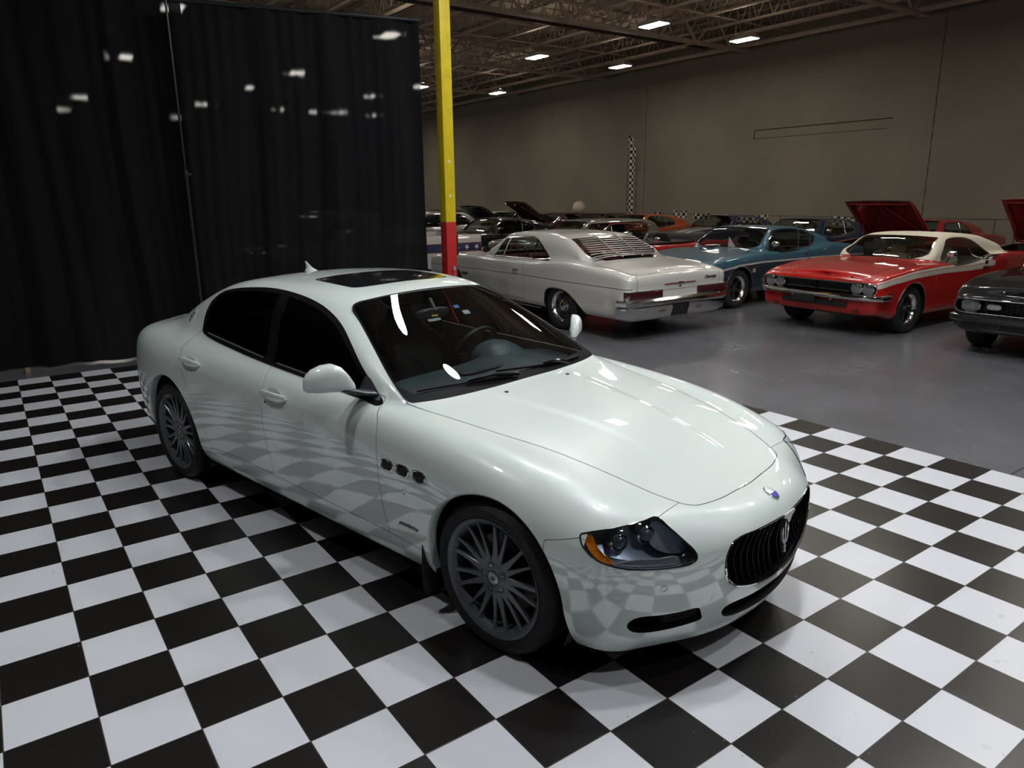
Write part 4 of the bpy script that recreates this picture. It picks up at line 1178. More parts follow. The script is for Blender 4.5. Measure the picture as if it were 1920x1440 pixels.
def classic_wheel(parent, r, loc, side, style, mats):
    w = bpy.data.objects.new('wheel', None); COL.objects.link(w); w.parent = parent; w.location = loc
    R0 = Matrix.Rotation(-math.pi/2*side, 4, 'X')
    h = .12; rr = r*.62
    t = MB(); b = r-rr
    t.lathe([(rr-.01, -h*.8), (rr+.3*b, -h), (rr+.7*b, -h), (r-.012, -h*.85), (r, -h*.6), (r, -.05), (r-.008, -.045), (r-.008, -.035), (r, -.03), (r, .03), (r-.008, .035), (r-.008, .045), (r, .05), (r, h*.6), (r-.012, h*.85), (rr+.7*b, h), (rr+.3*b, h), (rr-.01, h*.8)], 48, R0)
    t.build('tire', mats['tyre'], w, sharp=50)
    m = MB(); m.lathe([(rr-.02, -h*.8), (rr-.03, h*.1), (rr-.035, h*.45), (rr-.012, h*.82), (rr+.004, h*.92), (rr+.006, h*.85)], 48, R0)
    m.build('rim', mats['chrome'], w)
    if style == 'five':
        m = MB()
        for k in range(5):
            a = 2*math.pi*k/5+.3
            c, s_ = math.cos(a), math.sin(a)
            rings = []
            for rad, wd in ((.03, .035), (.08, .026), (rr-.03, .036)):
                rings.append([R0 @ Vector((rad*c-x*s_, rad*s_+x*c, z)) for x, z in ((-wd, .02), (wd, .02), (wd*.8, .055), (-wd*.8, .055))])
            m.loft(rings)
        m.lathe([(0, .085), (.035, .08), (.045, .05), (.06, .04), (.06, .02)], 24, R0)
        m.build('wheel_spokes', mats['dark'] if mats.get('dark') else mats['chrome'], w)
    else:
        m = MB(); m.lathe([(0, .02), (rr-.035, .02), (rr-.035, .03), (rr-.06, .038), (.11, .03), (.085, .045)], 40, R0)
        m.build('wheel_disc', mats['rimgrey'], w)
        for k in range(5):
            a = 2*math.pi*k/5; c = R0 @ Vector((.15*math.cos(a), .15*math.sin(a), .036))
            o = MB(); o.loft([superring(c+R0.to_3x3() @ Vector((0, 0, dz)), R0.to_3x3() @ Vector((-math.sin(a), math.cos(a), 0)), R0.to_3x3() @ Vector((math.cos(a), math.sin(a), 0)), .045, .024, 3, 16) for dz in (0, .004)]); o.build('wheel_slot', mats['black'], w)
        m = MB(); m.lathe([(0, .10), (.05, .095), (.07, .08), (.078, .05), (.09, .04)], 30, R0); m.build('hub_cap', mats['chrome'], w)
    return w

def lamp_round(parent, c, r, n, mats, name='headlight'):
    Mx = frame(c, Vector((0, 0, 1)).cross(Vector(n)), (0, 0, 1))
    b = MB(); b.lathe([(r*1.14, -.02), (r*1.16, .012), (r*1.04, .016), (r, .006)], 32, Mx); o = b.build(name, mats['chrome'], parent)
    b = MB(); b.lathe([(0, .022)]+[(r*k, .022-.016*k*k) for k in (.3, .6, .85, 1)], 32, Mx); b.build('headlight_lens', cm('sealed_beam', (.20, .205, .20), .14, metal=.5, coat=1), o)
    b = MB()
    for i in range(-4, 5): b.bar(Mx @ Vector((i*r*.2, -r*.7*math.sqrt(1-(i*.2)**2), .0205)), Mx @ Vector((i*r*.2, r*.7*math.sqrt(1-(i*.2)**2), .0205)), .0015, .002)
    b.build('lens_ribs', cm('beam_rib', (.28, .28, .28), .2), o, smooth=False)
    return o

def classic_car(spec, loc, rz, label, group=None, name='coupe', category='car'):
    s = Classic(**spec); v = spec
    col = v['col']; paint = cm('paint_'+v['key'], col, .34, coat=1, coat_rough=.02, spec=.12 if max(col) < .02 else .4)
    chrome = cm('old_chrome', (.80, .79, .78), .10, metal=1); blackm = cm('under_black', (.006, .006, .006), .7)
    mats = dict(tyre=cm('old_tyre', (.013, .013, .013), .65), chrome=chrome, black=blackm, rimgrey=cm('rim_grey', (.10, .105, .11), .3, metal=.8), dark=cm('spoke_dark', (.09, .09, .09), .25, metal=.8))
    car = empty(name, loc, rz, label, category, group)
    G = net_surface(s.net(), s.su, s.sv); M0 = grid_mesh(G); body = M0
    X = lambda M: M[0][:, 0]; Y = lambda M: M[0][:, 1]; Z = lambda M: M[0][:, 2]
    side = lambda M: M[0][:, [0, 2]]; fro = lambda M: M[0][:, [1, 2]]; top = lambda M: M[0][:, [0, 1]]
    r = s.arch_r; zc = s.tyre_r+.01
    def cut_arch(body, xc, poly=None):
        if poly is not None:
            f = poly_sd(side(body), smooth_loop(poly, 4))
        else:
            x = X(body)-xc; z = Z(body)-zc
            f = np.where(z > 0, np.hypot(x, z)-r, np.abs(x)-r-.25*np.clip(-z, 0, .2))
        return split(body, f+np.where(Y(body) < .5, 1, 0))[1]
    body = cut_arch(body, 0, v.get('farch')); body = cut_arch(body, -s.wb, v.get('rarch'))
    gaps = []
    def panel(M, field, g=.003):
        a, r_ = split(M, field(M)+g); gap, r_ = split(r_, field(r_)-g); gaps.append(gap); return a, r_
    glass = cm_glass('old_glass', (.62, .66, .63)); dglass = cm_glass('old_glass_dark', (.10, .11, .11))
    gl = glass if not v.get('dark_glass') else dglass
    # side glass
    if v.get('dlo'):
        D = smooth_loop(v['dlo'], 4) if v.get('dlo_smooth', True) else np.array(v['dlo'])
        dlo, body = split(body, poly_sd(side(body), D)+np.where(Y(body) < .3, 1, 0))
        ring, pane = split(dlo, -(poly_sd(side(dlo), D)+.020))
        ring = grid_push(ring, .004)
        for sg in (1, -1):
            S = (lambda M: M) if sg > 0 else mirror
            mkM('window_trim', S(ring), chrome if v.get('chrome_trim', 1) else blackm, car)
            mkM('side_window', S(pane), gl, car)
            for xp, lean in v.get('pillars', []):
                q = [cast(M0, (xp+lean*t, 3, z), (0, -1, 0)) for t, z in zip(np.linspace(0, 1, 6), np.linspace(v['dlo_z'][0], v['dlo_z'][1], 6))]
                q = [h[0]*[1, sg, 1] for h in q if h is not None]
                t = MB(); t.tube(q, .011, 6); t.build('window_divider', chrome, car)
    # windscreen and backlight from the profile
    if not v.get('no_screen'):
        def y9(x):
            return np.interp(x, s._gx, s._gy)
        s._gx = np.linspace(-s.wb-s.ro, s.fo, 300); yy = []
        for x in s._gx: yy.append(s.section(x)[9][1])
        s._gy = np.array(yy)
        def scr(M, x0, x1, m=.035):
            return np.maximum(np.maximum(Y(M)-(y9(X(M))-m), X(M)-x0), x1-X(M))
        bz = lambda M: np.where(Z(M) < s.b(X(M))+.012, 1, 0)
        W = v['ws']
        ws, body = split(body, scr(body, *W)+bz(body))
        ringw, ws = split(ws, -(scr(ws, *W)+.018))
        mkM('windshield', ws, glass, car, both=True); mkM('screen_trim', grid_push(ringw, .004), chrome if v.get('chrome_trim', 1) else blackm, car, both=True)
        if v.get('bl'):
            Bk = v['bl']
            bl, body = split(body, scr(body, *Bk, .05)+bz(body))
            ringb, bl = split(bl, -(scr(bl, *Bk, .05)+.018))
            mkM('rear_window', bl, glass, car, both=True); mkM('rear_window_trim', grid_push(ringb, .004), chrome if v.get('chrome_trim', 1) else blackm, car, both=True)
    # vinyl roof
    if v.get('vinyl'):
        vc, vpoly = v['vinyl']
        roof, body = split(body, np.where(Z(body) < .8, 1, 0)+poly_sd(side(body), np.array(vpoly)))
        mkM('vinyl_roof', grid_push(roof, .004), noisy(cm('vinyl_'+v['key'], vc, .75), 300, .05, .2, .001), car, both=True)
    # front opening / hood / doors
    if v.get('front_open'):
        FO = np.array([(y, z) for y, z in v['front_open']])
        _, body = split(body, poly_sd(fro(body), FO)+np.where(X(body) < s.fo-.35, 1, 0))
    if v.get('rear_open'):
        FO = np.array([(y, z) for y, z in v['rear_open']])
        _, body = split(body, poly_sd(fro(body), FO)+np.where(X(body) > -s.wb-s.ro+.3, 1, 0))
    hx0, hx1, hy = v.get('hood', (s.fo+.2, -.60, s.gy*.97))
    hoodf = lambda M: np.maximum(np.maximum(Y(M)-hy, hx1-X(M)), np.maximum(X(M)-hx0, .5-Z(M)))
    hood, body = panel(body, hoodf)
    if v.get('open_hood'):
        pass
    else:
        mkM('hood', hood, paint, car, both=True)
    dk = v.get('deck')
    if dk:
        deck, body = panel(body, lambda M: np.maximum(np.maximum(Y(M)-dk[1], X(M)-dk[0]), dk[2]-Z(M)))
        mkM('trunk_lid', deck, paint, car, both=True)
    dx0, dx1 = v.get('door', (-.62, -2.0))
    door, body = panel(body, lambda M: np.maximum(np.maximum(X(M)-dx0, dx1-X(M)), np.maximum(.5-Y(M), np.maximum(s.rock+.06-Z(M), Z(M)-s.b(X(M))-.04))), .0025)
    def stripes(M, nm, par, both_s):
        """coloured bands along the flank are cut into the panel"""
        if len(M[2]) == 0: return
        rest = M
        for bi, (lo, hi, c_, xr) in enumerate(v.get('bands', [])):
            f = lambda Q: np.maximum(np.maximum(np.interp(X(Q), lo[0], lo[1])-Z(Q), Z(Q)-np.interp(X(Q), hi[0], hi[1])), np.maximum(np.maximum(xr[0]-X(Q), X(Q)-xr[1]), (s.gy+.02)-Y(Q)))
            a, r1 = split(rest, np.interp(X(rest), lo[0], lo[1])-Z(rest)); a, r2 = split(a, Z(a)-np.interp(X(a), hi[0], hi[1]))
            a, r3 = split(a, np.maximum(xr[0]-X(a), X(a)-xr[1])); a, r4 = split(a, (s.gy+.02)-Y(a))
            rest = join(r1, r2, r3, r4)
            if len(a[2]):
                for sg in both_s: mkM(v.get('band_name', 'side_stripe'), a if sg > 0 else mirror(a), cm('band_%s_%d' % (v['key'], bi), c_, .34, coat=1), par)
        for sg in both_s: mkM(nm, rest if sg > 0 else mirror(rest), paint, par)
    stripes(door, 'door', car, (1, -1))
    if v.get('bands'):
        stripes(body, 'body_side', car, (1, -1))
    else:
        mkM('body_shell', body, paint, car, both=True)
    gm = grid_push(join(*gaps), -.008)
    if len(gm[2]): mkM('panel_gaps', gm, blackm, car, both=True)
    # wheels, wells, under tray
    for X_ in (0, -s.wb):
        rr_ = s.tyre_r
        for sg in (1, -1):
            classic_wheel(car, rr_, (X_, sg*(s.hw-v.get('tuck', .14)-.02), rr_), sg, v.get('wheel', 'five'), mats)
            w_ = MB(); pr = [(X_+(r+.04)*math.cos(a), zc+(r+.04)*math.sin(a)) for a in np.linspace(-.3, math.pi+.3, 24)]
            rg = [[(px, sg*yy_, pz) for px, pz in pr] for yy_ in (s.hw*.95, .48)]
            w_.loft(rg, cap=False, closed=False); w_.add(rg[1], [tuple(range(24))]); w_.build('wheel_well', blackm, car)
    u = MB(); z0 = s.rock-.02
    u.box((-s.wb/2, 0, z0+.05), (s.wb-2*r-.1, s.hw*1.78, .08)); u.box((.45, 0, z0+.1), (.6, .9, .08)); u.box((-s.wb-.45, 0, z0+.1), (.8, .9, .08))
    u.build('underbody', blackm, car, smooth=False)
    # cabin
    ic = v.get('inside', (.015, .015, .015)); im = cm('inside_'+v['key'], ic, .6)
    u = MB(); bz_ = float(s.b(np.array([-1.6]))[0])
    u.box((-1.75, 0, .42), (2.5, s.gy*1.8, .04)); u.box((-.62, 0, .68), (.04, s.gy*1.8, .40)); u.box((-3.0, 0, .62), (.04, s.gy*1.7, .40))
    u.build('cabin_floor', blackm, car, smooth=False)
    d = MB(); d.loft([[(-.66, y, bz_-.02), (-.80, y, bz_+.015), (-.95, y, bz_+.01), (-1.0, y, bz_-.06), (-.98, y, bz_-.2), (-.66, y, bz_-.2)] for y in np.linspace(-s.gy*.9, s.gy*.9, 5)]); d.build('dashboard', cm('dash_'+v['key'], v.get('dash', (.02, .02, .02)), .5), car)
    for sg in (-1, 1):
        b_ = MB(); b_.loft([superring((x, sg*.36, z), (0, 1, 0), (1, 0, .2), wy, th, 3, 16) for x, z, wy, th in ((-1.66, .5, .24, .07), (-1.73, .75, .26, .07), (-1.80, bz_+.02, .24, .05), (-1.82, bz_+.05, .18, .03))]); b_.box((-1.45, sg*.36, .56), (.5, .5, .14))
        if v.get('headrest', 1): b_.loft([superring((-1.84, sg*.36, z), (0, 1, 0), (1, 0, .1), w2, .035, 3, 14) for z, w2 in ((bz_+.05, .08), (bz_+.08, .12), (bz_+.16, .12), (bz_+.19, .08))])
        b_.build('bucket_seat', im, car)
    b_ = MB(); b_.loft([superring((-2.55, 0, z), (0, 1, 0), (1, 0, .3), s.gy*.85, th, 5, 20) for z, th in ((.55, .09), (bz_-.03, .07), (bz_, .03))]); b_.build('rear_seat', im, car)
    b_ = MB(); cx = Vector((-1.18, .36, bz_+.015)); n = Vector((-.86, 0, .5)).normalized(); Mx = Matrix((Vector((0, 1, 0)), n.cross(Vector((0, 1, 0))), n)).transposed().to_4x4(); Mx.translation = cx
    b_.tube([Mx @ Vector((.19*math.cos(a), .19*math.sin(a), 0)) for a in np.linspace(0, 2*math.pi, 28, endpoint=False)], .011, 6, closed=True)
    for a in (0, math.pi, -math.pi/2): b_.bar(Mx @ Vector((0, 0, -.03)), Mx @ Vector((.18*math.cos(a), .18*math.sin(a), 0)), .02, .008, n)
    b_.tube([Mx @ Vector((0, 0, -.02)), Mx @ Vector((0, 0, -.25))], .02, 8); b_.build('steering_wheel', cm('wheel_'+v['key'], v.get('wheel_col', (.02, .02, .02)), .4), car)
    # door handle and mirrors
    for sg in (1, -1):
        hx, hz = v.get('handle', (dx1+.17, bz_-.10))
        h = cast(M0, (hx, 3, hz), (0, -1, 0))
        if h is not None:
            p = h[0]*[1, sg, 1]; m_ = MB(); m_.bar(p+np.array([-.06, sg*.018, 0]), p+np.array([.06, sg*.018, .0]), .016, .018); m_.box(p+np.array([.055, sg*.008, 0]), (.03, .02, .03)); m_.box(p+np.array([-.05, sg*.008, 0]), (.02, .02, .02)); m_.build('door_handle', chrome if not v.get('black_handle') else blackm, car, bevel=.003)
        if v.get('mirror', 1) and (sg > 0 or v.get('mirror') == 2):
            h = cast(M0, (-.98, s.gy+.07, 3), (0, 0, -1))
            if h is not None and h[0][2] > .6:
                p = Vector(h[0]*[1, sg, 1]); m_ = MB(); m_.tube([p, p+Vector((-.02, sg*.03, .06)), p+Vector((-.02, sg*.05, .09))], .010, 6)
                c_ = p+Vector((-.02, sg*.06, .125))
                m_.loft([superring(c_+Vector((dx_, 0, 0)), (0, 1, 0), (0, 0, 1), a_, a_*.72, 2.3, 18) for dx_, a_ in ((.05, .02), (.035, .05), (.0, .068), (-.03, .068))]); m_.build('wing_mirror', chrome, car)
    # arch mouldings
    if v.get('arch_trim', 1):
        for X_, poly in ((0, v.get('farch')), (-s.wb, v.get('rarch'))):
            if poly is None: pts = [(X_+r*math.cos(a), zc+r*math.sin(a)) for a in np.linspace(-.15, math.pi+.15, 30)]
            else:
                L_ = smooth_loop(poly, 4); pts = [tuple(p) for p in L_ if p[1] > s.rock+.03]
            P, Nn = loop_on(M0, pts, 'side', smooth=False, off=.001)
            for sg in (1, -1):
                m_ = MB(); m_.tube([p*[1, sg, 1] for p in P], .009, 6, closed=False); m_.build('arch_moulding', paint if v.get('arch_paint') else chrome, car)
    return car, s, M0, mats, paint

def cm_glass(key, tint):
    if key not in _mc: _mc[key] = glass_mat(key, tint)
    return _mc[key]

def raised_hood(car, s, paint, angle, mats, hinge=-.62, length=1.25, w=.74, rib=True, zb=.97, under=None):
    """bonnet stood up on its rear hinges"""
    a = math.radians(angle); ca, sa = math.cos(a), math.sin(a)
    def P(u, y, h):   # u along the lid, h thickness off its upper face
        cr = .03*(1-(y/w)**2)
        nose = -.10*max(0, (u/length-.75)/.25)**2*length*.5
        hh = h+cr+nose
        return Vector((hinge+u*ca-hh*sa, y, zb+u*sa+hh*ca))
    m = MB(); us = np.linspace(0, length, 9); yw = np.linspace(-w, w, 13)
    f = lambda u: 1-.06*(u/length)
    top = [[P(u, y*f(u), 0) for y in yw] for u in us]; bot = [[P(u, y*f(u), -.035) for y in yw] for u in us]
    rings = [t+b[::-1] for t, b in zip(top, bot)]
    m.loft(rings); hd = m.build('raised_hood', paint, car)
    ub = MB()
    for y0, y1 in ((-w*.9, -w*.9), (w*.9, w*.9), (0, 0), (-w*.9, 0), (w*.9, 0)):
        ub.bar(P(.05, y0, -.045), P(length*.95, y1, -.045), .07, .025, (0, 0, 1))
    ub.bar(P(.06, -w*.9, -.045), P(.06, w*.9, -.045), .08, .025); ub.bar(P(length*.93, -w*.85, -.045), P(length*.93, w*.85, -.045), .08, .025)
    ub.build('hood_brace', under or paint, hd)
    e = MB(); e.tube([P(length+.01, y, -.015) for y in np.linspace(-w*.94, w*.94, 9)], .016, 8); e.build('hood_lip_trim', mats['chrome'], hd)
    h = MB()
    for y in (-w*.85, w*.85): h.bar((hinge+.05, y, zb-.03), P(.35, y, -.05), .02, .02); h.bar((hinge+.45, y, zb-.06), P(.55, y, -.05), .015, .015)
    h.build('hood_hinge', mats['black'], hd)
    b = MB(); b.box((.05, 0, .70), (1.25, w*1.9, .10)); b.build('engine_bay', mats['black'], car, smooth=False)
    e = MB(); e.box((.0, 0, .78), (.6, .5, .16)); e.lathe([(0, .06), (.16, .06), (.17, 0), (.17, -.04)], 24, Matrix.Translation((.05, 0, .88))); e.build('engine', cm('engine_grey', (.12, .12, .12), .4, metal=.6), car)
    return hd

# ---------------------------------------------------------------- the cars in the hall
def red_coupe():
    spec = dict(key='red', col=(.42, .012, .010), fo=.86, ro=1.12, wb=2.79, hw=.945, H=1.30, rock=.24, gy=.76, ry=.585, su=.05, sv=5,
        top=[(-3.95,.90),(-3.5,.955),(-3.25,.985),(-2.9,1.06),(-2.55,1.19),(-2.25,1.262),(-1.8,1.295),(-1.45,1.29),(-1.22,1.255),(-.90,1.06),(-.68,.955),(-.60,.945),(0,.915),(.5,.86),(.86,.79)],
        belt=[(-3.91,.87),(-3.4,.95),(-2.7,.975),(-2.35,.955),(-2.0,.905),(-1.5,.895),(-.6,.915),(0,.89),(.5,.835),(.86,.765)],
        wide=[(-3.9,.86),(-3.4,.92),(-2.8,.95),(-1.6,.915),(-.6,.92),(0,.945),(.6,.925),(.86,.90)],
        dlo=[(-1.02,.895),(-1.25,1.185),(-1.36,1.225),(-1.75,1.235),(-2.0,1.19),(-2.30,1.04),(-2.42,.965),(-2.2,.915),(-1.9,.90)], pillars=[(-2.02,.22)], dlo_z=(.91,1.19),
        ws=(-.70,-1.24), bl=(-2.62,-3.18), arch_r=.365, tyre_r=.335, nose_in=.05, lift=.09,
        vinyl=((.62,.56,.44), [(-1.02,1.16),(-.72,.965),(-.80,.945),(-1.0,.925),(-1.25,.93),(-2.2,.95),(-2.42,.965),(-2.9,.985),(-3.12,.99),(-3.6,1.2),(-3.0,1.5),(-1,1.5),(-1.05,1.2),(-1.16,1.24)]),
        front_open=[(-.1,.742),(.60,.742),(.80,.735),(.865,.71),(.875,.655),(.86,.605),(.80,.575),(-.1,.575)],
        hood=(.90,-.66,.66), deck=(-3.25,.62,.7), door=(-.60,-2.02), inside=(.50,.44,.33), dash=(.03,.03,.03), wheel='five', mirror=1, handle=(-2.0,.80), black_handle=True,
        bands=[(([-2.3,-2.15,-1.9,-1.6,-.8,-.0,.5,.9],[.805,.805,.775,.770,.780,.760,.712,.655]),([-2.3,-2.15,-1.9,-1.6,-.8,0,.5,.9],[.885,.88,.842,.832,.842,.822,.770,.705]),(.60,.56,.47),(-2.27,.80)),
               (([-2.3,-2.15,-1.9,-1.6,-.8,-.0,.5,.9],[.894,.889,.851,.840,.850,.830,.777,.711]),([-2.3,-2.15,-1.9,-1.6,-.8,0,.5,.9],[.945,.94,.895,.875,.882,.858,.800,.735]),(.60,.56,.47),(-2.20,.80))])
    car, s, M0, mats, paint = classic_car(spec, (10.18, 2.95, 0), math.radians(177.9), 'red muscle coupe with cream vinyl roof and white twin side stripe', name='coupe')
    chrome = mats['chrome']; black = cm('grille_black', (.012, .012, .013), .3)
    b = bumper_mb([(.905, 0), (.902, .4), (.885, .68), (.84, .86), (.76, .94), (.60, .965)], [(0, .50), (.022, .515), (.028, .545), (.018, .575), (0, .585), (-.05, .585), (-.06, .50)])
    bo = b.build('front_bumper', chrome, car)
    for sg in (-1, 1):
        m = MB(); m.box((.90, sg*.30, .505), (.05, .03, .05)); m.build('bumper_guard', chrome, bo, bevel=.004)
    g = MB(); g.box((.70, 0, .655), (.02, 1.74, .17)); go = g.build('grille_back', black, car)
    for y0, y1 in ((-.50, -.02), (.02, .50)):
        m = MB()
        for z in (.690, .672, .655, .638, .622): m.box((.755, (y0+y1)/2, z), (.05, abs(y1-y0), .006))
        m.build('grille_slats', black, go, smooth=False)
        m = MB(); P = [(.80, y0, .612), (.80, y1, .612), (.80, y1, .700), (.80, y0, .700)]; m.tube(P, .006, 6, closed=True); m.build('grille_surround', cm('dull_trim', (.12, .12, .12), .35, metal=.7), go)
    for y in (-.765, -.60, .60, .765): lamp_round(car, (.80, y, .655), .072, (1, 0, 0), mats)
    m = MB(); m.tube([(.875, y, .742-.004) for y in np.linspace(-.66, .66, 9)], .008, 6); m.build('hood_lip', chrome, car)
    for sg in (-1, 1):
        m = MB(); m.tube([(x, sg*y, z) for x, y, z in smooth_loop([(.865, .62, .742), (.858, .80, .738), (.835, .875, .71), (.825, .89, .655), (.835, .87, .60), (.855, .80, .575), (.865, .62, .572)], 4, False)], .009, 6)
        m.build('lamp_surround', chrome, car)
    m = MB(); m.box((.868, 0, .435), (.02, 1.02, .075)); m.build('lower_opening', mats['black'], car, bevel=.01)
    m = MB(); m.box((.93, -.10, .475), (.012, .33, .10)); m.build('plate_holder', mats['black'], car)
    for sg in (-1, 1):
        h = cast(M0, (3, .62, .37), (-1, 0, 0)); m = MB(); m.lathe([(0, .004), (.042, .004), (.05, -.01)], 20, frame(h[0]*[1, sg, 1], (0, 1, 0), (0, 0, 1))); m.build('turn_lamp', cm('dark_lamp', (.10, .02, .015), .3), car)
        h = cast(M0, (.56, 3, .60), (0, -1, 0)); m = MB(); m.box(h[0]*[1, sg, 1], (.11, .012, .026)); m.build('side_marker', cm('dark_lamp', (.10, .02, .015), .3), car, bevel=.003)
        m = MB(); q = cast(M0, (-2.03, 3, .865), (0, -1, 0))[0]*[1, sg, 1]; m.box(q, (.075, .014, .065)); m.build('handle_plate', mats['black'], car, bevel=.008)
    # hood bulges and pins, aerial
    for sg in (-1, 1):
        m = MB(); m.loft([superring((x, sg*.30, z), (0, 1, 0), (0, 0, 1), w_, h_, 2.5, 16) for x, z, w_, h_ in ((-.50, .905, .04, .012), (-.3, .90, .15, .035), (.05, .875, .15, .030), (.18, .862, .13, .02), (.28, .85, .06, .006))]); m.build('hood_bulge', paint, car)
        m = MB(); z = float(cast(M0, (.70, .45, 3), (0, 0, -1))[0][2]); m.lathe([(0, .02), (.012, .018), (.014, .004), (.028, .003), (.028, 0)], 14, Matrix.Translation((.70, sg*.45, z))); m.build('hood_pin', chrome, car)
    z = float(cast(M0, (-.12, .80, 3), (0, 0, -1))[0][2]); m = MB(); m.lathe([(.016, 0), (.012, .02), (0, .02)], 12, Matrix.Translation((-.1, -.80, z))); m.tube([(-.1, -.80, z), (-.13, -.80, z+.78)], .003, 5); m.build('radio_aerial', chrome, car)
    M = frame(np.array([.84, .44, .768]), (0, 1, 0), (-.9, 0, .12)); text_mesh('hood_letters', 'DODGE', .05, cm('letters_dark', (.03, .01, .01), .4), car, M, .003, bold=.002, sx=1.5)
    m = MB(); m.box((-1.20, .06, 1.165), (.03, .20, .06)); m.build('rear_view_mirror', mats['black'], car, bevel=.006)
    return car

def blue_coupe():
    lo = ([-4.1,-2.4,-.6,0,.4,.95],[.70,.725,.735,.715,.67,.60]); hi = ([-4.1,-2.4,-.6,0,.4,.95],[.725,.752,.764,.745,.70,.63])
    spec = dict(key='teal', col=(.035, .115, .165), fo=.92, ro=1.28, wb=2.85, hw=.95, H=1.335, rock=.26, gy=.775, ry=.60, su=.055, sv=5,
        top=[(-4.13,.86),(-3.6,.93),(-3.2,1.00),(-2.75,1.15),(-2.35,1.265),(-1.9,1.32),(-1.5,1.325),(-1.28,1.295),(-.98,1.10),(-.72,.955),(-.62,.945),(0,.905),(.5,.86),(.92,.80)],
        belt=[(-4.13,.84),(-3.6,.92),(-2.9,.97),(-2.5,.945),(-2.0,.905),(-1.5,.90),(-.6,.915),(0,.88),(.5,.84),(.92,.78)],
        dlo=[(-1.00,.925),(-1.20,1.21),(-1.32,1.255),(-1.70,1.275),(-2.05,1.255),(-2.35,1.19),(-2.56,1.10),(-2.52,1.03),(-2.40,.955),(-2.1,.925)], pillars=[(-1.98,-.10)], dlo_z=(.93,1.25),
        ws=(-.74,-1.30), bl=(-2.62,-3.25), arch_r=.37, tyre_r=.335, hood=(.95,-.68,.70), deck=(-3.3,.64,.6), door=(-.66,-2.10), handle=(-1.95,.845), mirror=1,
        band_name='side_band', bands=[(([-4.2,1],[-1,-1]), lo, (.014,.030,.045), (-4.3,1.2)), (lo, hi, (.50,.47,.44), (-4.3,1.2))], wheel='five', inside=(.02,.02,.02))
    car, s, M0, mats, paint = classic_car(spec, (10.25, 5.90, 0), math.radians(181.5), 'metallic blue fastback coupe with thin white side stripe and SS badge', name='coupe')
    for sg in (1, -1):
        h = cast(M0, (-.37, 3, .62), (0, -1, 0)); M = frame_out(h[0], h[1], sg); M.translation += Vector(h[1]*[1, sg, 1])*.003
        text_mesh('fender_badge', 'SS', .085, cm('badge_pale', (.6, .58, .5), .3), car, M, .004, bold=.0015)
    b = bumper_mb([(.98, 0), (.975, .4), (.95, .7), (.88, .89), (.70, .97)], [(0, .44), (.03, .47), (.02, .54), (-.04, .56), (-.06, .44)]); b.build('front_bumper', mats['chrome'], car)
    m = MB(); m.box((.93, 0, .67), (.02, 1.0, .14)); m.build('grille', cm('grille_black', (.012, .012, .013), .3), car)
    for y in (-.78, -.60, .60, .78): lamp_round(car, (.93, y, .68), .075, (1, 0, 0), mats)
    m = MB(); m.loft([superring((-.78, -.25, .985), Vector((1, 0, 0)), Vector((0, 1, .0)), .16, .10, 4, 14), superring((-.78, -.25, .99), Vector((1, 0, 0)), Vector((0, 1, .0)), .16, .10, 4, 14)]); m.build('dash_paper', cm('paper', (.6, .58, .5), .7), car)
    p = MB(); p.loft([[(-.86, .18, .96), (-.86, .02, .96), (-1.06, -.12, 1.13)], [(-.868, .18, .96), (-.868, .02, .96), (-1.068, -.12, 1.13)]]); p.build('window_card', cm('paper_lilac', (.55, .50, .56), .7), car, smooth=False)
    return car

